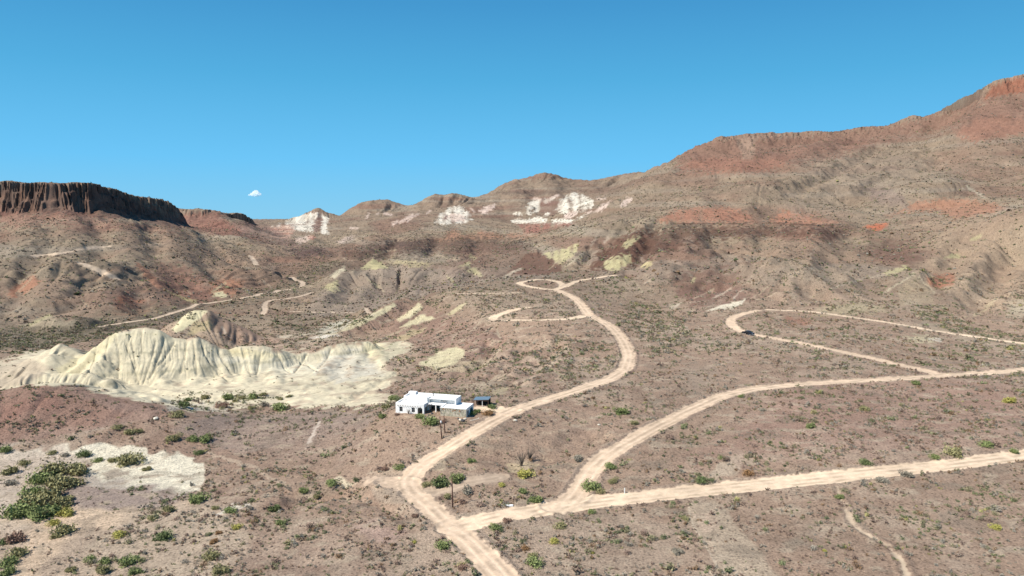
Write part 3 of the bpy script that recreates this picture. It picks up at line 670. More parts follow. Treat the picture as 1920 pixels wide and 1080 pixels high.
# the white pyramid on the skyline
paint([(508,424),(530,418),(556,406),(585,398),(600,400),(618,410),(612,425),(618,440),(596,436),(560,432),(520,428)], WHT, streak=.5, **WB)
paint([(505,426),(545,422),(552,430),(540,450),(528,448),(510,434)], A(214,180,160), amt=.8, **WB)
for yy in (430, 438, 446): stroke([(508+(yy-430)*.8, yy), (530, yy+.5), (550, yy)], 2, A(170,120,104), d0=1500, d1=3200, amt=.7, feather=1, rough=1)
stroke([(520,421.5),(545,421.5),(575,421)], 1.6, A(140,110,100), d0=1500, d1=3200, amt=.8, feather=1, rough=1)
paint([(585,424),(598,404),(606,410),(600,432),(590,436)], A(136,108,98), amt=.85, **WB)
paint([(552,448),(580,440),(590,446),(560,458)], PINKW, amt=.7, **WB)
paint([(575,444),(592,442),(588,450)], A(196,128,108), amt=.6, **WB)
# left mesa and its slopes
paint([(-400,342),(0,342),(180,345),(345,415),(340,430),(240,410),(150,405),(60,400),(0,405),(-400,410)], A(128,105,94), 840, 1500, 2, 3, .9, .25)
sl = box_slice(-60, 350, 330, 440, 840, 1500)
vs_ = sstep(-.1, .25, noise(X[sl] / 7, Z[sl] / 40, 17) + .6 * noise(X[sl] / 2.6, Z[sl] / 18, 18))[..., None] * .55 * (Z[sl] > 55)[..., None]
C[sl] = C[sl] * (1 - vs_) + A(84, 66, 62) * vs_
vs_ = sstep(.1, .3, noise(X[sl] / 11, Z[sl] / 14, 19))[..., None] * .4 * (Z[sl] > 55)[..., None]
C[sl] = C[sl] * (1 - vs_) + A(156, 120, 100) * vs_
paint([(0,392),(60,402),(140,398),(220,412),(200,428),(120,420),(0,428)], A(160,118,104), 700, 1500, 12, 12, .6)
paint([(200,412),(330,430),(370,445),(300,438),(210,424)], A(150,112,98), 700, 1600, 10, 8, .6)
paint([(340,398),(412,400),(420,412),(470,440),(520,460),(440,452),(360,430),(335,415)], A(152,110,98), 1100, 2000, 8, 8, .8)
paint([(430,420),(500,420),(560,455),(600,470),(540,470),(470,445)], A(138,112,106), 1100, 3100, 8, 8, .6)
paint([(540,462),(600,462),(620,478),(570,482),(545,476)], A(104,86,84), 900, 1700, 6, 8, .8)
paint([(640,470),(760,448),(880,445),(960,450),(1000,462),(960,475),(860,470),(760,475),(680,488),(640,490)], A(114,92,82), 650, 1500, 10, 10, .85)
paint([(820,500),(880,470),(960,462),(1010,470),(960,500),(900,505)], A(138,112,100), 600, 1200, 10, 10, .6)
paint([(560,505),(640,492),(700,486),(690,500),(620,515),(575,520)], A(116,96,86), 600, 1200, 6, 8, .7)
paint([(720,452),(785,450),(785,462),(725,463)], A(86,74,72), 1000, 1500, 5, 8, .6)
paint([(972,452),(1010,450),(1016,460),(980,464)], A(64,56,60), 900, 1500, 3, 5, .8)
paint([(10,555),(40,530),(62,518),(72,522),(60,540),(30,556)], ORG, 400, 800, 4, 6, .9, .3)
paint([(215,562),(235,550),(262,566),(275,590),(240,596),(215,585)], A(178,122,98), 400, 800, 8, 8, .7, .6)
paint([(250,490),(266,496),(300,528),(310,540),(296,540),(272,522)], ORG, 400, 1000, 4, 5, .85, .3)
stroke([(310,543),(330,553),(352,562),(370,566)], (4, 8), A(206,194,142), d0=400, d1=1000, amt=.9)
paint([(310,540),(320,556),(372,566),(396,552),(380,520),(340,500),(280,492)], A(158,120,104), 450, 1000, 12, 10, .65)
paint([(392,552),(400,528),(420,522),(460,530),(440,552),(410,556)], A(190,140,114), 450, 1000, 6, 6, .7)
stroke([(398,548),(410,540),(424,530)], 4, A(216,196,160), d0=450, d1=1000, amt=.8)
paint([(396,556),(412,546),(424,550),(424,558)], A(222,214,176), 450, 1000, 3, 3, .9, .2)
stroke([(455,540),(466,548),(476,556)], (4, 5), A(196,180,146), d0=450, d1=1000, amt=.8)
stroke([(490,524),(500,532),(512,542)], (3, 4), A(190,172,150), d0=450, d1=1000, amt=.7)
paint([(200,575),(400,565),(520,540),(600,500),(640,490),(560,545),(430,585),(250,612),(0,660),(-50,660),(-50,620),(100,612)], A(150,138,118), 360, 1400, 12, 10, .6)
paint([(0,610),(200,600),(380,575),(380,590),(200,630),(0,665)], A(124,116,100), 360, 700, 14, 12, .7)
paint([(40,612),(62,602),(92,592),(120,598),(150,604),(130,612),(80,614)], A(186,172,148), 360, 600, 6, 3, .7, .3)
stroke([(55,610),(72,601),(96,590)], (4, 6), YEL2, d0=360, d1=600, amt=.8, feather=4)
# grey hill in the centre
paint([(560,600),(600,545),(640,515),(760,498),(1000,505),(1060,520),(900,540),(760,560),(720,580)], A(164,148,134), 480, 800, 10, 6, .7)
paint([(604,540),(616,530),(626,526),(634,534),(640,545),(620,546)], YEL2, 480, 800, 4, 4, .8, .2)
paint([(616,520),(632,508),(648,498),(646,508),(630,520)], CREAM, 480, 1000, 3, 3, .9, .1)
paint([(676,504),(700,486),(726,500),(726,503)], YEL2, 600, 1200, 2, 3, 1, .1)
paint([(728,490),(760,488),(808,495),(806,499),(770,500)], A(204,190,150), 600, 1200, 4, 5, .7, .3)
for p in ([(874,505),(890,502),(908,520),(900,520)], [(840,516),(852,530),(846,532)], [(690,520),(710,540),(704,538)], [(860,500),(885,490),(880,500)]):
    paint(p, A(214,204,160), 480, 900, 3, 3, .8, .3)
stroke([(880,478),(892,486)], 8, YEL2, d0=600, d1=1200, amt=.5)
paint([(945,515),(985,478),(1005,470),(1030,485),(1058,508),(1020,516)], A(126,98,86), 550, 900, 3, 3, .9, .3)
stroke([(944,520),(965,508),(978,504)], (6, 3), A(214,200,178), d0=550, d1=900, amt=.8)
paint([(905,512),(945,490),(975,476),(960,505),(940,520)], A(150,130,116), 550, 900, 6, 4, .6)
for q_, w_ in (([(618,545),(635,560),(648,575)], 3), ([(700,522),(712,538),(722,548)], 4), ([(668,540),(676,552),(682,560)], 3), ([(930,515),(915,524),(900,530)], 3), ([(700,478),(720,472),(745,468)], 3), ([(820,478),(840,484),(862,486)], 5), ([(1060,478),(1045,492),(1030,505)], 2),
               ([(1180,520),(1195,535),(1205,548)], 3), ([(1210,515),(1222,530)], 3), ([(1300,560),(1320,552),(1340,540)], 3), ([(1405,560),(1425,550),(1440,538)], 3), ([(60,520),(48,535),(30,552)], 3), ([(150,560),(165,575)], 3), ([(345,540),(360,552)], 3)):
    stroke(q_, (1, w_), A(200,184,156), d0=380, d1=1400, amt=.6, rough=2)
# slopes below the ridge road
paint([(700,570),(760,562),(900,610),(960,640),(900,680),(820,690),(760,640),(700,620),(640,630)], A(160,130,116), 300, 460, 12, 8, .65)
paint([(628,628),(662,604),(700,586),(738,568),(744,572),(712,592),(676,612),(640,622),(600,630)], YEL, 350, 480, 2.5, 2, .95, .05)
paint([(588,626),(616,606),(650,598),(668,600),(640,620),(600,628)], A(206,200,180), 340, 480, 3, 3, .95, .05)
paint([(580,634),(612,628),(640,628),(610,634)], WHT, 330, 460, 2, 2, .9, .05)
stroke([(490,634),(550,630),(610,622),(650,606),(700,590)], (4, 3), A(214,200,176), d0=330, d1=480, amt=.9)
stroke([(470,655),(520,648),(580,640),(620,636)], 3, A(206,192,168), d0=330, d1=480, amt=.8)
stroke([(700,645),(740,625),(770,612)], 3, A(206,190,160), d0=330, d1=480, amt=.7)
paint([(706,568),(730,560),(742,562),(720,572)], A(206,200,176), 380, 500, 2, 2, .8, .1)
paint([(742,600),(768,584),(784,568),(794,576),(788,584),(768,598),(748,602)], YEL, 350, 470, 2.5, 2, .9, .05)
paint([(748,614),(776,598),(790,590),(812,594),(818,598),(790,604),(765,612)], YEL, 350, 470, 2, 2, .95, .05)
paint([(745,634),(770,620),(800,614),(785,626),(755,640)], A(208,192,150), 320, 430, 3, 3, .6, .4)
paint([(838,590),(858,574),(874,566),(868,576),(850,590)], A(220,208,168), 350, 470, 2, 2, .8, .1)
paint([(784,684),(806,668),(834,656),(856,650),(872,656),(868,672),(845,688),(815,692)], YEL, 290, 380, 3, 3, 1, .03)
paint([(800,694),(870,676),(910,676),(930,690),(870,700),(820,702)], A(206,192,160), 280, 370, 5, 5, .5, .5)
paint([(920,740),(945,725),(960,720),(950,738),(930,748)], A(210,196,158), 220, 320, 5, 4, .7, .4)
stroke([(1032,688),(1050,702),(1062,712)], (4, 6), A(212,194,160), d0=220, d1=330, amt=.7)
stroke([(1044,646),(1052,632)], 5, A(206,190,150), d0=250, d1=380, amt=.5)
for q_, w_ in (([(1020,630),(1035,650),(1052,668)], 2), ([(985,640),(1000,660),(1010,680)], 2), ([(1060,650),(1045,668),(1028,690)], 3), ([(940,650),(925,668),(905,684)], 2.5), ([(880,640),(905,652),(930,668)], 2),
               ([(960,690),(935,705),(905,722)], 3), ([(900,722),(925,712),(955,700)], 2), ([(760,690),(790,700),(820,716)], 3), ([(820,716),(850,728),(870,740)], 3), ([(760,720),(800,712),(830,700)], 2.5), ([(700,600),(720,604),(740,600)], 2), ([(860,620),(850,632),(846,640)], 4), ([(930,608),(932,620),(938,634)], 4), ([(905,600),(890,612),(880,622)], 2)):
    stroke(q_, (1, w_), A(208,194,168), d0=225, d1=460, amt=.65, rough=2.5)
paint([(860,728),(900,715),(940,712),(930,735),(900,745)], A(200,184,158), 220, 330, 8, 8, .5, .4)
# badlands: cream clays
BL = [(-60,700),(60,655),(140,640),(160,660),(215,622),(245,615),(300,616),(345,640),(372,629),(420,652),(450,646),(500,650),(545,664),(600,655),(660,640),(700,642),(760,640),(770,650),(735,672),(720,690),(750,710),
      (735,724),(700,735),(742,742),(740,758),(640,765),(560,765),(480,762),(420,772),(340,770),(300,760),(230,748),(160,728),(60,724),(-60,740)]
paint(BL, CREAM, 225, 365, 6, 9, 1, .03)
paint([(-60,705),(50,670),(100,690),(60,715),(0,728),(-60,730)], A(178,162,144), 230, 340, 8, 4, .7)
paint([(106,690),(160,660),(205,626),(222,620),(210,640),(190,668),(150,700),(112,704)], A(228,216,178), 250, 330, 4, 3, .8)
paint([(210,622),(300,614),(330,636),(300,660),(240,670),(205,660)], A(220,210,182), 270, 330, 8, 5, .5)
paint([(690,640),(725,648),(715,668),(690,684),(650,690),(680,660)], YEL, 280, 370, 5, 4, .8)
paint([(420,650),(540,668),(500,676),(430,668)], A(228,212,160), 270, 340, 6, 4, .5)
paint([(380,668),(520,668),(620,690),(560,705),(430,690)], A(212,208,190), 260, 340, 14, 5, .5)
paint([(600,665),(680,655),(720,700),(640,720),(590,700)], A(206,202,190), 260, 350, 10, 6, .6)
for c_ in CRACKS: stroke(c_, 1.3, A(150,142,122), d0=240, d1=345, amt=.7, feather=.8, rough=.8)
# bedding: darker bands that run level through the clay
onclay = mask_of(BL, 225, 365, 3, 3)
for zc_, hw, cc_, am in ((2.4, .42, A(176,170,146), .85), (-.8, .32, A(186,180,156), .7), (6.4, .35, A(198,192,164), .5), (9.0, .4, A(214,204,166), .5), (-4.4, .5, A(178,172,146), .7), (4.3, .18, A(192,184,160), .5)):
    sl, m = onclay
    bandm = np.exp(-((Z[sl] + .25 * noise(X[sl] / 9, Y[sl] / 9, 6) - zc_) / hw) ** 2) * m * am * (PX[sl] > 170) * (Y[sl] > 262) * np.clip(.9 + .8 * noise(X[sl] / 6, Y[sl] / 6, 8), .3, 1)
    C[sl] = C[sl] * (1 - bandm[..., None]) + cc_ * bandm[..., None]
paint([(320,618),(346,588),(366,581),(392,583),(380,596),(345,618),(330,626)], YEL, 350, 420, 2, 2, 1, .02)
paint([(366,604),(392,600),(400,612),(380,622),(350,632)], A(206,190,146), 340, 420, 5, 4, .6)
paint([(395,584),(460,600),(545,650),(500,655),(450,645),(420,640),(400,610)], A(160,134,118), 330, 420, 5, 4, .7)
stroke([(415,612),(424,628)], 4, A(206,190,170), d0=330, d1=420, amt=.7)
paint([(60,668),(96,648),(112,643),(118,650),(100,664)], CREAM, 300, 350, 3, 3, .9, .1)
stroke([(0,682),(50,676),(100,664)], 4, A(206,192,168), d0=290, d1=400, amt=.8)
paint([(540,770),(760,690),(800,700),(860,700),(800,740),(700,745)], A(166,142,126), 235, 330, 8, 5, .5, only=(Z > -5.2).astype(np.float32))
for a, b in (((560,742),(600,735)), ((650,728),(690,712)), ((600,720),(640,706)), ((700,705),(740,690))):
    stroke([a, ((a[0]+b[0])/2, (a[1]+b[1])/2 + 2), b], 1.6, A(150,140,124), d0=240, d1=340, amt=.6, feather=1)
stroke([(0,838),(90,812),(180,800),(255,782),(300,770),(345,762),(430,768)], (12, 10), A(214,202,182), d0=180, d1=260, amt=.9, rough=5, feather=5, bare=.5)
# red mound
paint([(-300,760),(0,736),(60,723),(130,724),(230,748),(310,764),(316,775),(250,790),(170,806),(60,828),(0,836),(-300,850)], A(164,132,117), 180, 235, 5, 4, .85)
paint([(130,728),(240,752),(300,766),(260,776),(180,760)], A(156,134,122), 190, 235, 8, 5, .6)
paint([(0,760),(110,740),(120,760),(0,790)], A(166,126,112), 190, 235, 14, 8, .5)
# bench of grey shale
paint([(320,800),(400,780),(480,772),(560,768),(700,775),(690,800),(560,830),(470,850),(400,840),(340,815)], A(168,150,138), 175, 235, 8, 6, .7, .5)
paint([(480,800),(640,800),(720,830),(640,870),(520,860),(440,830)], A(172,150,135), 160, 225, 20, 10, .6)
for k in range(9):
    y_ = 782 + k * 9; x_ = 380 + (k * 53) % 150
    stroke([(x_, y_), (x_ + 70, y_ - 6), (x_ + 150, y_ - 5)], 1.3, A(206,186,164), d0=160, d1=235, amt=.5, feather=1.2, rough=2)
# white flat on the left
paint([(60,842),(160,836),(275,836),(285,848),(330,848),(378,872),(386,900),(380,925),(345,930),(260,912),(160,915),(150,890),(170,868),(60,855),(0,862),(0,850)], A(244,234,210), 150, 215, 4, 8, 1, .05)
paint([(-200,860),(120,838),(170,860),(130,900),(60,985),(0,1000),(-200,1000)], A(220,203,184), 130, 215, 10, 8, .9, .3)
paint([(-200,980),(60,970),(180,945),(420,950),(470,1000),(380,1095),(-200,1095)], A(212,191,168), 105, 175, 22, 14, .7, .8)
paint([(150,890),(260,905),(370,930),(280,950),(160,960),(120,940)], A(172,157,148), 140, 190, 8, 8, .7, .9)
paint([(190,886),(245,880),(240,893),(200,897)], A(150,132,118), 140, 200, 4, 5, .7)
paint([(60,985),(160,950),(230,955),(260,975),(150,1000),(100,1040),(60,1095),(0,1095)], A(230,204,176), 110, 170, 10, 10, .9, .2)
paint([(250,960),(420,960),(480,1000),(400,1090),(250,1090),(150,1060)], A(202,182,160), 110, 170, 20, 10, .8)
stroke([(375,845),(430,862),(480,880),(530,910)], (5, 8), A(218,196,172), d0=140, d1=210, amt=.6, rough=6)
stroke([(405,965),(440,950),(470,948)], 5, WHT, d0=120, d1=190, amt=.7, rough=5)
paint([(610,905),(640,895),(668,905),(650,915)], A(222,208,180), 140, 190, 3, 5, .9, .3)
paint([(690,890),(770,880),(800,930),(850,985),(820,985),(770,945),(700,920)], A(204,182,158), 130, 180, 8, 8, .6, .3)
paint([(690,915),(760,915),(800,935),(740,950),(700,935)], A(180,164,146), 130, 170, 6, 6, .6, .1)
paint([(770,925),(800,924),(780,932)], A(232,214,192), 130, 170, 2, 2, .9)
paint([(650,985),(700,975),(760,1000),(740,1020),(680,1005)], A(200,172,158), 120, 160, 8, 8, .6)
paint([(480,1010),(640,990),(660,1040),(560,1060),(480,1040)], A(196,172,152), 110, 160, 16, 12, .5)
paint([(800,880),(815,855),(850,850),(830,880)], A(206,190,162), 140, 190, 4, 5, .7, .3)
paint([(950,875),(985,862),(1010,868),(1000,888),(960,886)], A(214,194,160), 140, 190, 4, 7, .8, .2)
# bare patches on the right
paint([(1290,935),(1340,933),(1365,960),(1400,1010),(1470,1095),(1380,1095),(1330,1030),(1295,985)], A(202,183,160), 105, 165, 10, 10, .85, .15)
paint([(1300,962),(1340,955),(1350,990),(1320,1000)], A(216,190,168), 110, 160, 6, 6, .6)
stroke([(1292,950),(1300,985),(1320,1020),(1345,1060)], 4, A(222,204,180), d0=105, d1=165, amt=.7, rough=4)
paint([(1330,895),(1365,855),(1395,852),(1392,870),(1375,888),(1345,904)], A(204,186,164), 130, 190, 5, 6, .8, .3)
paint([(1280,690),(1340,680),(1350,720),(1290,740)], A(176,160,142), 200, 330, 16, 10, .5)
paint([(1480,720),(1900,700),(1930,840),(1700,850),(1450,860),(1300,860)], A(176,142,128), 150, 280, 40, 20, .5)
for k in range(26):      # small washes and pale scars across the plain
    x_ = rng.uniform(1150, 1900); y_ = rng.uniform(740, 1060)
    stroke([(x_, y_), (x_ + rng.uniform(20, 50), y_ + rng.uniform(-8, 6)), (x_ + rng.uniform(60, 110), y_ + rng.uniform(-14, 8))], (rng.uniform(3, 9), 3), A(200, 180, 158), d0=105, d1=260, amt=.5, rough=8, feather=5)
for k in range(16):
    x_ = rng.uniform(820, 1150); y_ = rng.uniform(790, 900)
    stroke([(x_, y_), (x_ + rng.uniform(20, 40), y_ + rng.uniform(-8, 4)), (x_ + rng.uniform(50, 80), y_ - rng.uniform(0, 14))], (rng.uniform(2, 6), 2), A(204, 184, 158), d0=130, d1=220, amt=.5, rough=6, feather=4)
# thin light erosion streaks on slopes further off
for k in range(60):
    x_ = rng.uniform(60, 1880); y_ = rng.uniform(430, 600)
    if 560 < x_ < 1200 and y_ > 520: continue
    sgn = -1 if x_ > 900 else 1
    stroke([(x_, y_), (x_ + sgn * rng.uniform(4, 9), y_ + rng.uniform(4, 8)), (x_ + sgn * rng.uniform(10, 20), y_ + rng.uniform(10, 18))], (1.5, 3), A(196, 176, 156), d0=380, d1=1500, amt=rng.uniform(.2, .6), rough=3)
# where it grows thicker and greener: washes and road edges
green = np.clip(.25 + 1.6 * fbm(X / 30, Y / 30, 3, 141), 0, 1).astype(np.float32)
def lush(poly, d0, d1, v, g, feather=8, rough=6):
    sl, m = mask_of(poly, d0, d1, feather, rough)
    veg[sl] = veg[sl] * (1 - m) + v * m; green[sl] = green[sl] * (1 - m) + g * m
lush([(-60,650),(0,625),(200,604),(380,585),(400,590),(250,618),(120,650),(0,672),(-60,680)], 350, 700, 2.2, .8)
lush([(380,585),(480,560),(560,545),(640,490),(600,480),(560,500),(520,535),(440,555)], 500, 1400, 2.0, .9)
lush([(520,590),(700,590),(680,610),(560,618),(500,612)], 380, 700, 2.0, .7)
lush([(1700,578),(1760,572),(1800,600),(1870,620),(1930,632),(1930,650),(1820,635),(1740,606)], 250, 500, 2.4, .8, 4)
lush([(1180,560),(1260,580),(1300,620),(1270,680),(1200,640),(1150,600)], 230, 520, 1.7, .6, 20)
lush([(960,640),(1150,640),(1160,690),(1040,715),(960,690)], 240, 420, 1.3, .7, 14)
lush([(320,742),(420,735),(560,738),(520,758),(380,778),(320,775)], 200, 280, .5, .8, 8)
lush([(480,860),(620,905),(760,900),(640,935),(520,930)], 120, 220, 1.5, .5, 14)
# roads and their verges
verge = sstep(.02, .6, ROADM)
mixin(VERGE * .55, A(186, 166, 148))
C[:] = C * (1 - ROADM[..., None]) + RTONE * ROADM[..., None]
mixin(TRKZ * ROADM * .8 * sstep(-.3, .3, noise(X / 5, Y / 5, 57)), A(186, 165, 143))
tr = (TRACK * ROADM * .6)[..., None]
C[:] = C * (1 - tr) + A(238, 214, 188) * tr
fr_ = np.exp(-((np.maximum(ROADM, 0)) / .02) ** 2)
veg *= (1 - verge) * (ROADM < .03)
# fine mottling of soil and stones
mixin(near * np.clip(sstep(.1, .42, fbm(X / 6.5, Y / 4.5, 4, 171)) * .75, 0, 1) * (ROADM < .1) * (HILL < .3), A(196, 178, 156))
mixin(near * sstep(.14, .4, fbm(X / 11, Y / 8, 4, 181)) * .5 * (ROADM < .1) * (HILL < .3), A(150, 136, 120))
mot = 1 + .2 * fbm(X / 1.7, Y / 1.7, 3, 121) * np.interp(Y, [100, 400, 900], [1, .9, .6]) + .14 * n2 + .10 * noise(X / 33, Y / 33, 131)
C *= mot[..., None].astype(np.float32)
C *= np.array([1.0, .99, .965], np.float32)
C *= (1 + .10 * near)[..., None].astype(np.float32)
C = np.clip(C, .02, .85)
print('paint', time.time() - T0)

# ------------------------------------------------------------------ materials
def new_mat(name):
    m = bpy.data.materials.new(name); m.use_nodes = True
    t = m.node_tree; b = t.nodes['Principled BSDF']
    b.inputs['Roughness'].default_value = .95
    b.inputs['Specular IOR Level'].default_value = .1
    return m, t, b
def N(t, typ, **kw):
    n = t.nodes.new(typ)
    for k, v in kw.items():
        if k in n.inputs: n.inputs[k].default_value = v
        else: setattr(n, k, v)
    return n
def ground_material(name, pebble=.35, bump=.6, bscale=1.0):
    m, t, b = new_mat(name)
    at = N(t, 'ShaderNodeVertexColor'); at.layer_name = 'Col'
    geo = N(t, 'ShaderNodeNewGeometry')
    n1 = N(t, 'ShaderNodeTexNoise', Scale=2.3 * bscale, Detail=6.0, Roughness=.72)
    n2 = N(t, 'ShaderNodeTexNoise', Scale=.35 * bscale, Detail=5.0, Roughness=.65)
    vo = N(t, 'ShaderNodeTexVoronoi', Scale=1.1 * bscale)
    for q in (n1, n2, vo): t.links.new(geo.outputs['Position'], q.inputs['Vector'])
    r1 = N(t, 'ShaderNodeMapRange'); r1.inputs[1].default_value = .3; r1.inputs[2].default_value = .7; r1.inputs[3].default_value = 1 - pebble; r1.inputs[4].default_value = 1 + pebble * .8
    t.links.new(n1.outputs[0], r1.inputs[0])
    r2 = N(t, 'ShaderNodeMapRange'); r2.inputs[1].default_value = .3; r2.inputs[2].default_value = .7; r2.inputs[3].default_value = .86; r2.inputs[4].default_value = 1.14
    t.links.new(n2.outputs[0], r2.inputs[0])
    mu = N(t, 'ShaderNodeMath', operation='MULTIPLY'); t.links.new(r1.outputs[0], mu.inputs[0]); t.links.new(r2.outputs[0], mu.inputs[1])
    # scattered darker stones and dry tufts
    r3 = N(t, 'ShaderNodeMapRange'); r3.inputs[1].default_value = .14; r3.inputs[2].default_value = .34; r3.inputs[3].default_value = 1 - pebble; r3.inputs[4].default_value = 1
    t.links.new(vo.outputs['Distance'], r3.inputs[0])
    mu2 = N(t, 'ShaderNodeMath', operation='MULTIPLY'); t.links.new(mu.outputs[0], mu2.inputs[0]); t.links.new(r3.outputs[0], mu2.inputs[1])
    vm = N(t, 'ShaderNodeVectorMath', operation='SCALE'); t.links.new(at.outputs['Color'], vm.inputs[0]); t.links.new(mu2.outputs[0], vm.inputs['Scale'])
    t.links.new(vm.outputs[0], b.inputs['Base Color'])
    bp = N(t, 'ShaderNodeBump', Strength=bump, Distance=.25)
    t.links.new(mu.outputs[0], bp.inputs['Height']); t.links.new(bp.outputs[0], b.inputs['Normal'])
    return m
M_GROUND = ground_material('desert_soil', .46, .9)
M_ROAD = ground_material('graded_dirt', .10, .25)
M_CLAY = ground_material('badland_clay', .10, .5)
M_ROCK = ground_material('mountain_rock', .30, 1.0, .45)

# ------------------------------------------------------------------ split the sheet into named pieces of land
REG = np.zeros((NR, NC), np.int8)
def region(poly, d0, d1, k):
    sl, m = mask_of(poly, d0, d1, 1, 0)
    R = REG[sl]; R[m > .5] = k
REG[(Y > 1050)] = 5
region([(1080,500),(1100,440),(1180,424),(1560,420),(1640,420),(1700,455),(1740,480),(1930,390),(2700,250),(2700,-200),(1000,-200),(1000,500)], 680, 3500, 6)
region([(1560,560),(1640,545),(1700,505),(1745,478),(1850,420),(1930,392),(2500,300),(2500,560),(1930,560),(1850,585),(1740,560)], 380, 680, 7)
region([(-900,200),(330,200),(345,440),(200,430),(0,425),(-900,440)], 820, 2200, 4)
region([(-900,440),(0,425),(200,430),(345,440),(450,450),(560,470),(600,500),(560,540),(400,562),(200,605),(-900,640)], 450, 1500, 8)
region([(905,520),(950,490),(985,474),(1005,468),(1030,482),(1065,510),(1030,522)], 600, 850, 9)
region([(480,590),(600,543),(650,512),(760,499),(1000,505),(1050,520),(900,535),(760,556),(700,575),(600,590)], 560, 760, 9)
region(BL, 225, 365, 3)
region([(310,640),(346,588),(366,580),(392,582),(460,600),(545,655),(480,646),(400,628),(350,636)], 340, 420, 3)
region([(-300,750),(0,736),(60,723),(130,724),(230,748),(310,764),(316,775),(250,790),(170,806),(60,828),(0,836),(-300,850)], 185, 240, 9)
REG[ROADOBJ == 1] = 1; REG[ROADOBJ == 2] = 2; REG[ROADOBJ == 3] = 10
NAMES = {0: ('ground', M_GROUND), 1: ('dirt_road', M_ROAD), 2: ('valley_track', M_ROAD), 3: ('badland_hill', M_CLAY), 4: ('mesa', M_ROCK), 5: ('mountain_range', M_ROCK),
         6: ('mountain', M_ROCK), 7: ('hillside', M_GROUND), 8: ('valley_slope', M_GROUND), 9: ('hill', M_GROUND), 10: ('footpath', M_ROAD)}
# whole-sheet vertex normals so the pieces shade as one surface
Pn = np.stack([X, Y, Z], -1)
du = np.zeros_like(Pn); dv = np.zeros_like(Pn)
du[:, 1:-1] = Pn[:, 2:] - Pn[:, :-2]; du[:, 0] = Pn[:, 1] - Pn[:, 0]; du[:, -1] = Pn[:, -1] - Pn[:, -2]
dv[1:-1] = Pn[2:] - Pn[:-2]; dv[0] = Pn[1] - Pn[0]; dv[-1] = Pn[-1] - Pn[-2]
NRM = np.cross(du, dv); NRM /= np.linalg.norm(NRM, axis=2, keepdims=True)
VID = np.arange(NR * NC).reshape(NR, NC)
FR = REG[:-1, :-1]
quad = np.stack([VID[:-1, :-1], VID[:-1, 1:], VID[1:, 1:], VID[1:, :-1]], -1)
flatP = Pn.reshape(-1, 3).astype(np.float32); flatN = NRM.reshape(-1, 3).astype(np.float32)
flatC = np.concatenate([C.reshape(-1, 3), np.ones((NR * NC, 1), np.float32)], 1).astype(np.float32)

def mesh_np(name, V, Q, col=None, smooth=True, normals=None, mat=None):
    """a mesh from arrays; all faces have the same number of corners"""
    k = Q.shape[1]
    me = bpy.data.meshes.new(name)
    me.vertices.add(len(V)); me.vertices.foreach_set('co', np.ascontiguousarray(V, np.float32).ravel())
    me.loops.add(Q.size); me.loops.foreach_set('vertex_index', np.ascontiguousarray(Q, np.int32).ravel())
    me.polygons.add(len(Q))
    me.polygons.foreach_set('loop_start', np.arange(0, Q.size, k, dtype=np.int32))
    me.polygons.foreach_set('loop_total', np.full(len(Q), k, np.int32))
    me.polygons.foreach_set('use_smooth', np.full(len(Q), smooth, bool))
    me.update(calc_edges=True)
    if col is not None:
        a = me.color_attributes.new('Col', 'FLOAT_COLOR', 'POINT')
        a.data.foreach_set('color', np.ascontiguousarray(col, np.float32).ravel())
    if normals is not None: me.normals_split_custom_set_from_vertices(normals)
    if mat: me.materials.append(mat)
    return me
def link(name, me, parent=None):
    o = bpy.data.objects.new(name, me); COL.objects.link(o)
    if parent: o.parent = parent
    return o
for k, (nm, mt) in NAMES.items():
    Q = quad[FR == k]
    if len(Q) == 0: continue
    ids, inv = np.unique(Q.ravel(), return_inverse=True)
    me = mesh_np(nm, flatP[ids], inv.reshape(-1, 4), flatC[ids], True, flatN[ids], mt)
    o = link(nm, me); o['kind'] = 'structure'
print('terrain', time.time() - T0)

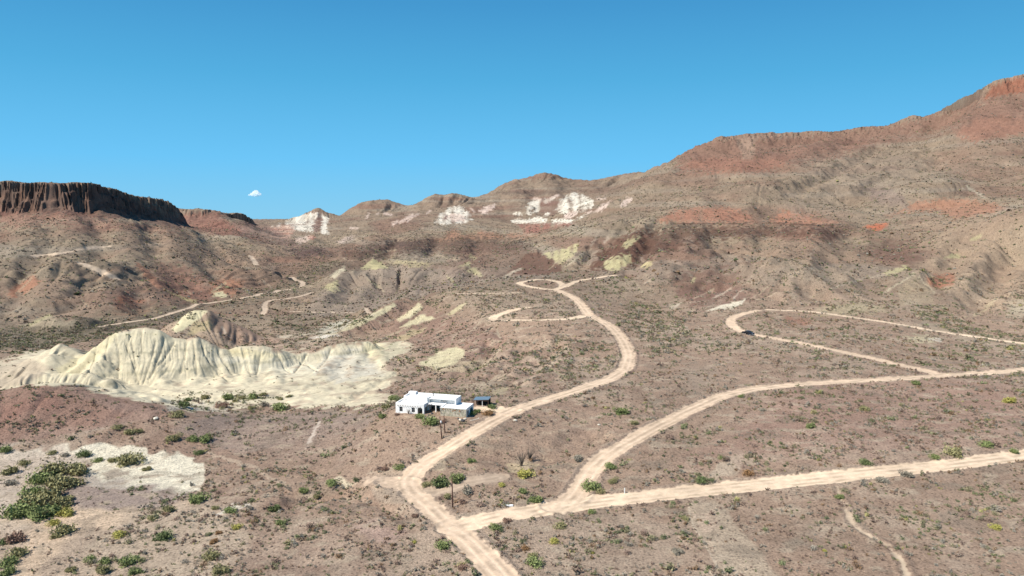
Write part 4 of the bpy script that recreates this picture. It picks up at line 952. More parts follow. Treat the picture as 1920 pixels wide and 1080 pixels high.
# ------------------------------------------------------------------ simple shape builder
class MB:
    """collects boxes, prisms, tubes; build() links them as one mesh object"""
    def __init__(self): self.v = []; self.f = []
    def add(self, vs, fs):
        n = len(self.v); self.v += [tuple(q) for q in vs]; self.f += [tuple(n + i for i in q) for q in fs]; return self
    def box(self, x0, x1, y0, y1, z0, z1):
        return self.add([(x0,y0,z0),(x1,y0,z0),(x1,y1,z0),(x0,y1,z0),(x0,y0,z1),(x1,y0,z1),(x1,y1,z1),(x0,y1,z1)],
                        [(3,2,1,0),(4,5,6,7),(0,1,5,4),(1,2,6,5),(2,3,7,6),(3,0,4,7)])
    def prism(self, pts, z0, z1):     # plan outline, counter-clockwise
        n = len(pts)
        return self.add([(x, y, z0) for x, y in pts] + [(x, y, z1) for x, y in pts],
                        [tuple(range(n))[::-1], tuple(range(n, 2 * n))] + [(i, (i + 1) % n, n + (i + 1) % n, n + i) for i in range(n)])
    def slab_y(self, pts, y0, y1):    # outline in x,z pushed along y
        n = len(pts)
        return self.add([(x, y0, z) for x, z in pts] + [(x, y1, z) for x, z in pts],
                        [tuple(range(n)), tuple(range(n, 2 * n))[::-1]] + [((i + 1) % n, i, n + i, n + (i + 1) % n) for i in range(n)])
    def tube(self, p0, p1, r0, r1=None, n=8):
        r1 = r0 if r1 is None else r1
        p0 = np.array(p0, float); p1 = np.array(p1, float); d = p1 - p0; d /= np.linalg.norm(d) + 1e-9
        a = np.cross(d, (0, 0, 1) if abs(d[2]) < .9 else (1, 0, 0)); a /= np.linalg.norm(a); b = np.cross(d, a)
        V = [p0 + r0 * (math.cos(2*math.pi*k/n) * a + math.sin(2*math.pi*k/n) * b) for k in range(n)] + \
            [p1 + r1 * (math.cos(2*math.pi*k/n) * a + math.sin(2*math.pi*k/n) * b) for k in range(n)]
        return self.add(V, [((k+1) % n, k, n + k, n + (k+1) % n) for k in range(n)] + [tuple(range(n)), tuple(range(n, 2*n))[::-1]])
    def build(self, name, mat, parent=None, smooth=False, bevel=0):
        me = bpy.data.meshes.new(name); me.from_pydata(self.v, [], self.f); me.update()
        me.materials.append(mat)
        if smooth: me.polygons.foreach_set('use_smooth', [True] * len(me.polygons))
        o = link(name, me, parent)
        if bevel:
            bm_ = o.modifiers.new('bevel', 'BEVEL'); bm_.width = bevel; bm_.segments = 2; bm_.limit_method = 'ANGLE'
        return o
def thing(name, label, cat, loc, rz=0, group=None):
    o = bpy.data.objects.new(name, None); COL.objects.link(o)
    o.location = loc; o.rotation_euler = (0, 0, rz); o.empty_display_size = .5
    o['label'] = label; o['category'] = cat
    if group: o['group'] = group
    return o
def tag(o, label, cat, group=None):
    o['label'] = label; o['category'] = cat
    if group: o['group'] = group
    return o
def plain(name, rgb, rough=.8, var=.12, scale=3.0, bump=0.0, metal=0.0, spec=.3):
    m, t, b = new_mat(name)
    b.inputs['Roughness'].default_value = rough; b.inputs['Specular IOR Level'].default_value = spec; b.inputs['Metallic'].default_value = metal
    tc = N(t, 'ShaderNodeTexCoord'); nz_ = N(t, 'ShaderNodeTexNoise', Scale=scale, Detail=5.0, Roughness=.65)
    t.links.new(tc.outputs['Object'], nz_.inputs['Vector'])
    mr = N(t, 'ShaderNodeMapRange'); mr.inputs[1].default_value = .25; mr.inputs[2].default_value = .75; mr.inputs[3].default_value = 1 - var; mr.inputs[4].default_value = 1 + var
    t.links.new(nz_.outputs[0], mr.inputs[0])
    sc = N(t, 'ShaderNodeVectorMath', operation='SCALE'); sc.inputs[0].default_value = tuple(rgb)
    t.links.new(mr.outputs[0], sc.inputs['Scale']); t.links.new(sc.outputs[0], b.inputs['Base Color'])
    if bump:
        bp = N(t, 'ShaderNodeBump', Strength=bump, Distance=.05); t.links.new(nz_.outputs[0], bp.inputs['Height']); t.links.new(bp.outputs[0], b.inputs['Normal'])
    return m
M_STUCCO = plain('white_stucco', (.80, .79, .76), .9, .05, 1.2, .3)
M_DECK = plain('white_roof_coating', (.78, .78, .76), .8, .06, .7)
M_WOOD = plain('weathered_beam', (.16, .12, .10), .9, .3, 6)
M_FRAME = plain('grey_window_frame', (.22, .22, .22), .6, .1)
M_GLASS = plain('dark_glass', (.03, .035, .04), .08, .1, 1, 0, 0, .5)
M_SHADE = plain('shaded_porch_plaster', (.34, .31, .27), .9, .15, 2)  # plaster inside the porch, its shade put into the colour
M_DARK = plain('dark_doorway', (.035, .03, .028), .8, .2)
M_POLE = plain('creosoted_pole', (.085, .040, .032), .9, .35, 4)
M_STEEL = plain('galvanised_steel', (.55, .56, .57), .45, .1, 3, 0, .6)
M_BLUE = plain('blue_grey_roof_sheet', (.19, .27, .33), .45, .1, 1.5, 0, .2)
M_PATIO = plain('flagstone', (.50, .44, .34), .9, .2, 1.2, .4)
M_BLACK = plain('black_paint', (.012, .013, .016), .25, .1, 2, 0, 0, .6)
M_TYRE = plain('rubber', (.02, .02, .02), .9, .1)
M_RED = plain('red_lens', (.35, .02, .02), .3, .05)
M_WHITE = plain('white_enamel', (.75, .75, .73), .5, .05)
M_PALE = plain('pale_stone', (.60, .55, .45), .95, .2, 2, .6)
M_DKSTONE = plain('dark_stone', (.07, .07, .075), .9, .3, 2, .6)
M_BROWN = plain('brown_timber', (.10, .055, .035), .9, .3, 3)
# rubble masonry with rust coloured blocks
M_STONE, t, b = new_mat('rubble_masonry')
tc = N(t, 'ShaderNodeTexCoord'); vo = N(t, 'ShaderNodeTexVoronoi', Scale=2.6); t.links.new(tc.outputs['Object'], vo.inputs['Vector'])
rp = N(t, 'ShaderNodeValToRGB'); rp.color_ramp.interpolation = 'CONSTANT'
e = rp.color_ramp.elements; e[0].position = 0; e[0].color = (.42, .38, .29, 1); e[1].position = .3; e[1].color = (.30, .28, .22, 1)
for p_, c_ in ((.5, (.36, .34, .25, 1)), (.68, (.50, .45, .36, 1)), (.84, (.22, .20, .17, 1)), (.93, (.34, .17, .08, 1))):
    q = e.new(p_); q.color = c_
sx = N(t, 'ShaderNodeSeparateXYZ'); t.links.new(vo.outputs['Color'], sx.inputs[0]); t.links.new(sx.outputs[0], rp.inputs[0]); t.links.new(rp.outputs[0], b.inputs['Base Color'])
bp = N(t, 'ShaderNodeBump', Strength=.8, Distance=.08); t.links.new(vo.outputs['Distance'], bp.inputs['Height']); t.links.new(bp.outputs[0], b.inputs['Normal'])

# ------------------------------------------------------------------ the white flat-roofed house
hx, hy, hz = hit_grid(742, 776, 150)
HR = math.radians(-15.5)
hz -= .15
house = thing('adobe_house', 'white flat-roofed adobe house with a rubble stone wing, standing beside the dirt road', 'house', (hx, hy, hz), HR)
def wall_holes(mb, x0, x1, y0, y1, z0, z1, holes):
    """a wall along x with rectangular or arched openings (xa, xb, za, zb, arched)"""
    xs = x0
    for xa, xb, za, zb, arch in sorted(holes):
        mb.box(xs, xa, y0, y1, z0, z1)
        if za > z0: mb.box(xa, xb, y0, y1, z0, za)
        if arch:
            n = 8; r = (xb - xa) / 2; cx_ = (xa + xb) / 2; pts = [(xa, z1), (xa, zb - r * .55)]
            pts += [(cx_ - r * math.cos(math.pi * k / n), zb - r * .55 + r * .55 * math.sin(math.pi * k / n)) for k in range(1, n)]
            pts += [(xb, zb - r * .55), (xb, z1)]
            for a_, b_ in zip(pts[1:-2], pts[2:-1]):
                mb.slab_y([(a_[0], a_[1]), (b_[0], b_[1]), (b_[0], z1), (a_[0], z1)], y0, y1)
        else: mb.box(xa, xb, y0, y1, zb, z1)
        xs = xb
    mb.box(xs, x1, y0, y1, z0, z1)
T_ = .35
H1, H2, H3 = 3.35, 4.5, 2.75
B0 = -1.5      # walls go down into the slope
# left wing, with two double windows and the arched end of the porch
w = MB(); wall_holes(w, 0, 8.3, 0, T_, B0, H1, [(1.15, 2.05, .95, 2.25, 0), (4.75, 5.65, .95, 2.25, 0), (6.45, 7.85, .1, 2.35, 1)])
w.box(0, T_, T_, 6.2, B0, H1); w.box(5.9, 6.2, T_, 3.4, B0, H1 - .3); w.box(T_, 6.0, 5.9, 6.2, B0, H1)
w.build('wall', M_STUCCO, house, bevel=.04)
w = MB(); w.box(T_, 8.2, T_, 3.0, H1 - .42, H1 - .30); w.box(T_, 1.2, 3.0, 6, H1 - .42, H1 - .30); w.build('roof', M_DECK, house)
# the porch end: post and shaded side arch
w = MB(); w.box(7.95, 8.3, T_ + .002, .7, 0, H1 - .02); w.box(7.95, 8.3, .7, 3.05, 2.3, H1 - .02)
w.build('porch_arch', M_STUCCO, house, bevel=.03)
w = MB(); w.box(6.22, 8.0, 3.06, 3.2, 0, 2.9); w.box(6.215, 6.3, .5, 3.05, 0, 2.9); w.build('porch_wall', M_SHADE, house)
w = MB(); w.box(5.0, 12.8, -.35, 4.8, -.9, .08); w.build('porch_floor', M_PATIO, house, bevel=.05)
# tall main block behind
w = MB()
w.box(1.0, 8.0, 3.25, 3.6, B0, H2); w.box(1.0, 1.35, 3.6, 7.9, B0, H2); w.box(1.35, 16.2, 7.55, 7.9, B0, H2); w.box(15.85, 16.2, 3.6, 7.55, B0, H2)
wall_holes(w, 8.0, 16.2, 4.6, 4.95, B0, H2, [(8.5, 11.0, .1, 2.5, 0), (11.5, 12.7, .1, 2.55, 1)])
w.box(8.0, 8.35, 3.6, 4.6, B0, H2)
w.build('wall', M_STUCCO, house, bevel=.05)
w = MB(); w.box(1.35, 15.85, 3.6, 7.55, H2 - .45, H2 - .32); w.build('roof', M_DECK, house)
w = MB(); w.prism([(1.0, 6.4), (3.2, 6.4), (3.2, 7.9), (1.0, 7.9)], H2 - .3, H2 + .35); w.build('parapet', M_STUCCO, house, bevel=.06)
w = MB(); w.box(8.36, 11.3, 6.2, 6.3, 0, 2.9); w.box(9.2, 9.26, 4.96, 6.2, 0, 2.9); w.build('porch_wall', M_SHADE, house)
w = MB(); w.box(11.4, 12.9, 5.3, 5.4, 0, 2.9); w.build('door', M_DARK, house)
w = MB(); w.box(8.0, 12.9, 2.2, 4.6, 2.78, 2.92); w.build('porch_roof', M_DECK, house)
for x_ in (10.7,):
    w = MB(); w.box(x_, x_ + .28, 2.25, 2.53, .08, 2.78); w.build('porch_post', M_STUCCO, house, bevel=.03)
# stone wing on the right with white roof
w = MB(); w.box(12.95, 20.3, .2, .55, B0, H3); w.box(12.95, 13.3, .55, 4.55, B0, H3); w.build('stone_wall', M_STONE, house)
w = MB(); w.box(12.9, 20.36, .14, .56, H3, H3 + .22); w.box(12.9, 13.3, .56, 5.6, H3, H3 + .22)
w.box(19.99, 20.35, .56, 6.2, 2.25, H3 + .22); w.box(19.99, 20.35, .56, 1.0, B0, 2.25); w.box(19.99, 20.35, 2.6, 3.3, B0, 2.25); w.box(19.99, 20.35, 5.4, 6.2, B0, 2.25); w.box(16.25, 20.0, 5.85, 6.2, B0, H3 + .22)
w.build('wall', M_STUCCO, house, bevel=.04)
w = MB(); w.box(13.3, 20.0, .56, 5.85, H3 - .12, H3 + .02); w.build('roof', M_DECK, house)
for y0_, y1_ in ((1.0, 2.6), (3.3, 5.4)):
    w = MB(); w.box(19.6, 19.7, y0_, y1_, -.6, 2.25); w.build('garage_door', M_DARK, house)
# windows
for x_ in (1.15, 4.75):
    f = MB(); f.box(x_ + .42, x_ + .48, .10, .18, .95, 2.25)
    for zz in (.95, 1.62, 2.2): f.box(x_, x_ + .42, .10, .18, zz, zz + .05); f.box(x_ + .48, x_ + .9, .10, .18, zz, zz + .05)
    fo = f.build('window', M_FRAME, house)
    g = MB(); g.box(x_, x_ + .42, .2, .23, .95, 2.25); g.build('pane', M_GLASS, fo)
    g = MB(); g.box(x_ + .48, x_ + .9, .2, .23, .95, 2.25); g.build('pane', M_GLASS, fo)
# projecting roof beams
for k in range(10):
    w = MB(); w.tube((.75 + k * .72, .1, H1 - .72), (.75 + k * .72, -.38, H1 - .74), .075); w.build('roof_beam', M_WOOD, house)
for x_ in (8.6, 9.15, 9.7): w = MB(); w.tube((x_, 2.3, 2.98), (x_, 1.8, 2.96), .075); w.build('roof_beam', M_WOOD, house)
for x_ in (11.6, 12.0, 12.4, 12.8, 13.2): w = MB(); w.tube((x_, 4.7, 3.45), (x_, 4.15, 3.43), .075); w.build('roof_beam', M_WOOD, house)
for x_ in (14.3, 14.7, 15.1, 15.5): w = MB(); w.tube((x_, 4.7, 3.9), (x_, 4.2, 3.88), .07); w.build('roof_beam', M_WOOD, house)
for k in range(9): w = MB(); w.tube((13.6 + k * .72, .3, H3 - .3), (13.6 + k * .72, -.12, H3 - .32), .075); w.build('roof_beam', M_WOOD, house)
w = MB(); w.tube((3.2, 5.2, H2 - .4), (3.2, 5.2, H2 + .55), .06); w.build('vent_pipe', M_STEEL, house)
w = MB(); w.tube((8.4, 6.6, H2 - .4), (8.4, 6.6, H2 + .35), .14); w.tube((8.4, 6.6, H2 + .35), (8.4, 6.6, H2 + .5), .2); w.build('chimney_pipe', M_DKSTONE, house)
w = MB(); w.box(2.2, 5.2, 4.2, 4.3, H2 - .3, H2 - .1); w.build('roof_duct', M_STEEL, house)
w = MB(); w.tube((1.6, 3.1, 3.6), (1.6, 3.3, 3.6), .12); w.build('roof_spout', M_WOOD, house)
def local(x, y, z=0):
    c, s = math.cos(HR), math.sin(HR)
    return hx + x * c - y * s, hy + x * s + y * c, hz + z
# terrace of pale stone before the porch, curb, steps
tw = thing('terrace_wall', 'low pale rubble wall that holds up the patio in front of the porch', 'retaining wall', local(6.3, -1.2), HR)
w = MB()
arc = [(-.4, .9), (0, 0), (1.6, -.8), (3.6, -1.4), (5.6, -1.6), (6.9, -.6)]
for a_, b_ in zip(arc[:-1], arc[1:]):
    dx, dy = b_[0] - a_[0], b_[1] - a_[1]; L = math.hypot(dx, dy); nx, ny = -dy / L * .35, dx / L * .35
    w.prism([a_, b_, (b_[0] + nx, b_[1] + ny), (a_[0] + nx, a_[1] + ny)], -1.6, .45 + .12 * math.sin(a_[0]))
w.build('stonework', M_PALE, tw, bevel=.05)
w = MB(); w.prism([(0, .3), (1.6, -.5), (3.6, -1.1), (5.6, -1.25), (6.6, -.4), (6.6, 1.0), (0, 1.0)], -1.5, -.02); w.build('paving', M_PATIO, tw)
cw = thing('garden_curb', 'curved pale curb around the planting bed at the house corner', 'curb', local(20.6, -1.0), HR)
w = MB()
arc = [(0, 0), (1.4, .1), (2.4, 1.0), (2.9, 2.4), (2.6, 3.6)]
for a_, b_ in zip(arc[:-1], arc[1:]):
    dx, dy = b_[0] - a_[0], b_[1] - a_[1]; L = math.hypot(dx, dy); nx, ny = -dy / L * .28, dx / L * .28
    w.prism([a_, b_, (b_[0] + nx, b_[1] + ny), (a_[0] + nx, a_[1] + ny)], -1.2, .3)
w.build('stonework', M_PALE, cw, bevel=.04)
# carport
px_, py_, pz_ = hit_grid(904, 763, 160)
cp_ = thing('carport', 'open carport with a blue-grey sheet roof behind the right end of the house', 'carport', (px_, py_, pz_), HR + .12); cp_.scale = (.85, .85, .85)
w = MB(); w.slab_y([(-3.0, 2.15), (2.2, 2.45), (2.2, 2.55), (-3.0, 2.25)], .1, 4.3)
for k in range(14): w.box(-2.95 + k * .38, -2.90 + k * .38, .12, 4.28, 2.22 + k * .022, 2.29 + k * .022)
w.build('roof_sheet', M_BLUE, cp_)
for x_, y_ in ((0, .3), (2.0, .3), (-2.8, .3), (2.0, 4.0), (-2.8, 4.0)):
    w = MB(); w.box(x_ - .08, x_ + .08, y_ - .08, y_ + .08, -.6, 2.2 + .05 * x_); w.build('post', M_WHITE if x_ == 0 else M_BROWN, cp_)
w = MB(); w.box(-2.8, 2.05, .15, .27, 1.98, 2.12); w.build('beam', M_BROWN, cp_); w = MB(); w.box(-2.8, 2.05, 4.05, 4.17, 1.98, 2.12); w.build('beam', M_BROWN, cp_)
w = MB(); w.box(-2.9, 2.1, 4.2, 4.28, -.5, 1.75); w.build('back_wall', M_BROWN, cp_)
w = MB(); w.box(-2.3, -.6, 2.0, 3.6, -.3, .9); w.box(.5, 1.7, 2.2, 3.4, -.3, .7); w.build('stored_crates', M_DARK, cp_)

# ------------------------------------------------------------------ utility poles
def pole(px, base, top, label, boxed=False, arm=False, lean=(0, 0)):
    x, y, z = hit_grid(px, base, 110)
    _, _, zt = W(px, top, y)
    h = zt - z
    o = thing('utility_pole', label, 'utility pole', (x, y, z), random.uniform(-.3, .3), 'wooden utility poles')
    w = MB(); w.tube((0, 0, -.8), (lean[0], lean[1], h), .15, .10, 10); w.build('pole', M_POLE, o, smooth=True)
    if arm:
        w = MB(); w.box(-.55, .55, -.07, .07, h - .75, h - .62); w.build('crossarm', M_WOOD, o)
        for s in (-.45, .45):
            w = MB(); w.tube((s, 0, h - .62), (s, 0, h - .45), .05, .035); w.build('insulator', M_WHITE, o)
    else:
        w = MB(); w.tube((lean[0], lean[1], h), (lean[0], lean[1], h + .16), .045); w.build('insulator', M_DKSTONE, o)
    if boxed:
        w = MB(); w.tube((-.28, 0, h - 1.6), (-.28, 0, h - .95), .17, .17, 12); w.build('transformer', M_WHITE, o, smooth=True)
        w = MB(); w.box(-.2, .0, -.04, .04, h - 1.3, h - 1.2); w.build('bracket', M_STEEL, o)
    return o
pole(849, 951, 894, 'dark wooden pole standing alone beside the road fork, nearest the camera', lean=(-.12, 0), arm=False)
pole(829, 823, 782, 'dark wooden pole with a white transformer below the house', True, lean=(-.55, 0))
pole(834.5, 812, 779, 'shorter bare wooden pole just behind the one carrying the transformer', lean=(-.25, .1))

# ------------------------------------------------------------------ the vehicle on the far bend
cx, cy, cz_ = hit_grid(1403, 628, 250)
ca, cb = hit_grid(1385, 622, 250), hit_grid(1425, 630, 250)
rz = math.atan2(cb[1] - ca[1], cb[0] - ca[0])
car = thing('pickup_truck', 'black pickup truck on the bend of the far dirt road', 'truck', (cx, cy, cz_ + .02), rz)
w = MB()
w.slab_y([(-2.75, .55), (2.75, .55), (2.8, .95), (2.65, 1.12), (1.25, 1.22), (.55, 1.85), (-.95, 1.88), (-1.1, 1.25), (-2.8, 1.22)], -.95, .95)
w.build('body', M_BLACK, car, bevel=.08)
w = MB(); w.box(-2.72, -1.2, -.80, .80, 1.225, 1.25); w.build('truck_bed', M_DARK, car)
w = MB(); w.slab_y([(.62, 1.28), (1.12, 1.28), (.60, 1.76)], -.955, .955); w.slab_y([(-.85, 1.28), (.5, 1.28), (.42, 1.76), (-.8, 1.78)], -.958, .958); w.build('side_window', M_GLASS, car)
w = MB(); w.add([(1.235, -.8, 1.25), (1.235, .8, 1.25), (.60, .75, 1.83), (.60, -.75, 1.83)], [(0, 1, 2, 3)]); w.build('windscreen', M_GLASS, car)
for sx_ in (-1.75, 1.8):
    for sy_ in (-1, 1):
        w = MB(); w.tube((sx_, sy_ * .72, .4), (sx_, sy_ * .98, .4), .4, .4, 16); wh = w.build('wheel', M_TYRE, car)
        w = MB(); w.tube((sx_, sy_ * .90, .4), (sx_, sy_ * .995, .4), .22, .22, 12); w.build('rim', M_STEEL, wh)
for sy_ in (-.72, .72):
    w = MB(); w.box(2.7, 2.83, sy_ - .16, sy_ + .16, .8, .98); w.build('headlight', M_WHITE, car)
    w = MB(); w.box(-2.84, -2.74, sy_ - .10, sy_ + .10, .85, 1.1); w.build('tail_light', M_RED, car)
w = MB(); w.box(2.72, 2.88, -.9, .9, .45, .62); w.build('bumper', M_STEEL, car, bevel=.03); w = MB(); w.box(-2.9, -2.72, -.9, .9, .45, .62); w.build('bumper', M_STEEL, car, bevel=.03)

# ------------------------------------------------------------------ stones, slabs, marker
def rock_mesh(name, seed, mat, n=2, flat=.7):
    import bmesh
    bm = bmesh.new(); bmesh.ops.create_icosphere(bm, subdivisions=n, radius=1)
    rg = random.Random(seed); off = rg.random() * 50
    for v in bm.verts:
        p = v.co; k = 1 + .35 * float(noise(p.x * 1.3 + off, p.y * 1.3 + p.z, 3)) + .2 * float(noise(p.x * 3 + off, p.z * 3 + p.y, 5))
        v.co = p * k; v.co.z *= flat
    me = bpy.data.meshes.new(name); bm.to_mesh(me); bm.free(); me.materials.append(mat); return me
ROCKP = [rock_mesh('boulder', 3, M_PALE), rock_mesh('boulder', 5, M_DKSTONE), rock_mesh('boulder', 8, M_PALE, 2, .5)]
for px, py, s, k, lab in [
    (868, 790, .62, 1, 'dark boulder in the rock garden below the stone wing'), (863, 788, .45, 0, 'small pale boulder left of the dark one in the rock garden'),
    (872, 786, .42, 0, 'pale boulder right of the dark one in the rock garden'), (859, 786, .35, 1, 'small dark stone at the left end of the rock garden'),
    (810, 776, .38, 1, 'dark stone on the patio edge in front of the porch'), (804, 779, .3, 1, 'smaller dark stone at the left edge of the patio'),
    (966, 789, .55, 2, 'flat white stone beside the dirt road right of the house'), (1123, 797, .42, 2, 'pale stone by the curve of the middle road'),
    (292, 786, .9, 2, 'pale clay knob beside the wash at the foot of the red mound')]:
    h = hit_grid(px, py, 100)
    o = link('boulder', ROCKP[k]); o.location = (h[0], h[1], h[2] + s * .25); o.scale = (s, s * .8, s); o.rotation_euler = (0, 0, px % 7)
    tag(o, lab, 'rock', 'loose boulders and stones')
h = hit_grid(955, 948, 100)
w = MB(); w.box(-.75, .75, -.3, .3, -.3, .16); o = w.build('concrete_slab', M_WHITE, bevel=.04); o.location = h; o.rotation_euler = (0, 0, .15); tag(o, 'small white concrete slab lying by the road fork in the foreground', 'slab')
h = hit_grid(1171, 925, 100)
w = MB(); w.box(-.09, .09, -.09, .09, -.3, 1.15); o = w.build('marker_post', M_WHITE, bevel=.01); o.location = h; tag(o, 'thin grey marker post on the upper verge of the lower road', 'post')

# ------------------------------------------------------------------ cloud
clx, cly, clz = W(478, 362, 9000)
MC = bpy.data.materials.new('cloud_vapour'); MC.use_nodes = True
t = MC.node_tree; t.nodes.clear()
out = t.nodes.new('ShaderNodeOutputMaterial'); pv = t.nodes.new('ShaderNodeVolumePrincipled')
pv.inputs['Color'].default_value = (1, 1, 1, 1); pv.inputs['Density'].default_value = .09; pv.inputs['Anisotropy'].default_value = .3
t.links.new(pv.outputs[0], out.inputs['Volume'])
import bmesh
bm = bmesh.new()
for dx, dz, r in ((0, 0, 36), (-36, -14, 26), (30, -6, 32), (-66, -24, 15), (60, -18, 22), (14, 16, 28), (-14, -18, 34), (24, -20, 34)):
    g = bmesh.ops.create_icosphere(bm, subdivisions=3, radius=r)
    for v in g['verts']:
        k = 1 + .3 * float(noise(v.co.x / 14 + dx, v.co.y / 14 + v.co.z / 11, 3))
        v.co = v.co * k; v.co.z *= .75; v.co.x += dx; v.co.z += dz; v.co.y += random.uniform(-.5, .5) * 0
me = bpy.data.meshes.new('cloud'); bm.to_mesh(me); bm.free(); me.materials.append(MC)
o = link('cloud', me); o.location = (clx, cly, clz); tag(o, 'single small white cloud above the distant skyline', 'cloud')
print('things', time.time() - T0)

# ------------------------------------------------------------------ desert shrubs
M_LEAF, t, b = new_mat('shrub_leaves')
at = N(t, 'ShaderNodeVertexColor'); at.layer_name = 'Col'
oi = N(t, 'ShaderNodeObjectInfo')
mu = N(t, 'ShaderNodeMix', data_type='RGBA', blend_type='MULTIPLY'); mu.inputs[0].default_value = 1
t.links.new(at.outputs['Color'], mu.inputs[6]); t.links.new(oi.outputs['Color'], mu.inputs[7]); t.links.new(mu.outputs[2], b.inputs['Base Color'])
M_STUFF, t, b = new_mat('scrub_leaves')
at = N(t, 'ShaderNodeVertexColor'); at.layer_name = 'Col'; t.links.new(at.outputs['Color'], b.inputs['Base Color'])
M_TWIG = plain('dry_twigs', (.15, .12, .095), .95, .3, 3)

def dome_leaves(rg, n, size, h=.75, lobes=4, hollow=.35, spike=0.0):
    """n small leaf-clump faces filling a few overlapping lobes; returns verts (n,3,3) and tone (n)"""
    lc = rg.normal(0, .38, (lobes, 3)); lc[:, 2] = np.abs(lc[:, 2]) * .5 + .2; lr = rg.uniform(.4, .7, lobes)
    k = rg.integers(0, lobes, n)
    dr = rg.normal(0, 1, (n, 3)); dr /= np.linalg.norm(dr, axis=1)[:, None]
    rad = lr[k] * (hollow + (1 - hollow) * rg.random(n) ** .5) * rg.uniform(.8, 1.25, n)
    p = lc[k] + dr * rad[:, None] * np.array([1, 1, h])
    p[:, 2] = np.abs(p[:, 2]) * (1 + spike * rg.random(n)) + .02
    a = rg.normal(0, 1, (n, 3)); a[:, 2] += 1.2 * spike; a /= np.linalg.norm(a, axis=1)[:, None]
    c = np.cross(a, rg.normal(0, 1, (n, 3))); c /= np.linalg.norm(c, axis=1)[:, None] + 1e-9
    s = size * rg.uniform(.6, 1.4, n)[:, None]
    tri = np.stack([p - a * s - c * s * .55, p - a * s * .3 + c * s * .8, p + a * s * 1.1], 1)
    tri[..., 2] = np.maximum(tri[..., 2], 0)
    tone = np.clip(1.02 + .35 * (rg.random(lobes)[k] - .5) + rg.normal(0, .13, n), .45, 1.4)
    return tri, tone
KINDS = {   # colours: light, dark
    'green': (A(146, 154, 104), A(112, 124, 76)), 'olive': (A(164, 158, 116), A(132, 128, 90)), 'dark': (A(122, 132, 90), A(90, 102, 66)),
    'grey': (A(172, 164, 146), A(140, 132, 118)), 'brown': (A(164, 136, 118), A(134, 108, 94)), 'rust': (A(168, 134, 96), A(140, 108, 78)), 'lime': (A(190, 182, 104), A(156, 152, 84))}

def tri_mesh(name, tri, col, mat):
    n = len(tri)
    cc_ = np.concatenate([np.repeat(col, 3, 0), np.ones((n * 3, 1))], 1)
    return mesh_np(name, tri.reshape(-1, 3), np.arange(n * 3).reshape(-1, 3), cc_, False, None, mat)
PROTO = {}
rgp = np.random.default_rng(5)
for i in range(4):
    tri, tone = dome_leaves(rgp, 900, .10, .8, 8, .5)
    PROTO['bush%d' % i] = tri_mesh('foliage', tri, np.repeat(tone[:, None], 3, 1), M_LEAF)
for i in range(4):
    tri, tone = dome_leaves(rgp, 170, .13, .8, 4, .3, .3)
    PROTO['small%d' % i] = tri_mesh('shrub', tri, np.repeat(tone[:, None], 3, 1), M_LEAF)
def twig_mesh(name, n, seed, hh=1.0, spread=.8, r=.02):
    rg = random.Random(seed); w = MB()
    for k in range(n):
        a = rg.uniform(0, 6.28); sp_ = rg.uniform(.2, 1) * spread; h = hh * rg.uniform(.7, 1.1)
        p = (0, 0, -.15); q = (math.cos(a) * sp_ * .4, math.sin(a) * sp_ * .4, h * .55); e = (math.cos(a) * sp_, math.sin(a) * sp_, h)
        w.tube(p, q, r * 1.3, r, 4); w.tube(q, e, r, r * .5, 4)
    me = bpy.data.meshes.new(name); me.from_pydata(w.v, [], w.f); me.update(); me.materials.append(M_TWIG); return me
TWIG = [twig_mesh('branches', 12, s) for s in (1, 2)]
OCO = [twig_mesh('branches', 22, s, 1.5, 1.0, .03) for s in (4, 5)]

taken = []
def place_shrub(px, py, wpx, kind, label, squash=1.0, group=None, proto=None, dmin=100):
    h = hit_grid(px, py, dmin)
    if h is None: return
    r = max(.35, wpx * h[1] / F / 2 * (.92 if px < 620 else .8))
    o = thing('shrub', label, 'shrub', (h[0], h[1] + r * .3, float(zat(h[0], h[1] + r * .3)) - .05), (px * 7.3) % 6.28, group)
    k = int(px + py) % 4
    f = link('foliage', PROTO['bush%d' % k], o); f.scale = (r, r, r * squash)
    l, dk = KINDS[kind]; c = (l + dk) / 2 * 1.4; f.color = (*c, 1)
    tb = link('branches', TWIG[k % 2], o); tb.scale = (r * .8, r * .8, r * .7)
    taken.append((h[0], h[1], r))
    return o
TH = 'shrubs of the green thicket in the lower left'
for px, py, wp, kind, label in [
    (100, 893, 60, 'olive', 'olive crown at the top of the thicket in the lower left corner'), (145, 890, 56, 'olive', 'olive bush at the upper right end of the lower left thicket'),
    (75, 905, 52, 'green', 'green bush at the upper left of the lower left thicket'), (108, 915, 60, 'olive', 'olive bush in the upper middle of the lower left thicket'),
    (58, 930, 46, 'green', 'bright green bush bulging left from the middle of the thicket'), (97, 933, 52, 'olive', 'browner bush in the middle of the lower left thicket'),
    (130, 915, 46, 'olive', 'olive bush on the right flank of the lower left thicket'), (62, 950, 64, 'olive', 'wide dull olive bush in the lower half of the thicket'),
    (100, 955, 56, 'olive', 'olive bush low on the right side of the thicket'), (32, 968, 64, 'green', 'green bush at the lower left end of the thicket'),
    (70, 976, 66, 'green', 'broad green bush at the foot of the lower left thicket'), (118, 968, 36, 'lime', 'yellow-green bush at the lower right tip of the thicket'),
    (128, 938, 26, 'olive', 'small olive bush just right of the thicket'), (100, 985, 26, 'lime', 'small yellow-green bush below the thicket')]:
    place_shrub(px, py, wp, kind, label, .95, TH)
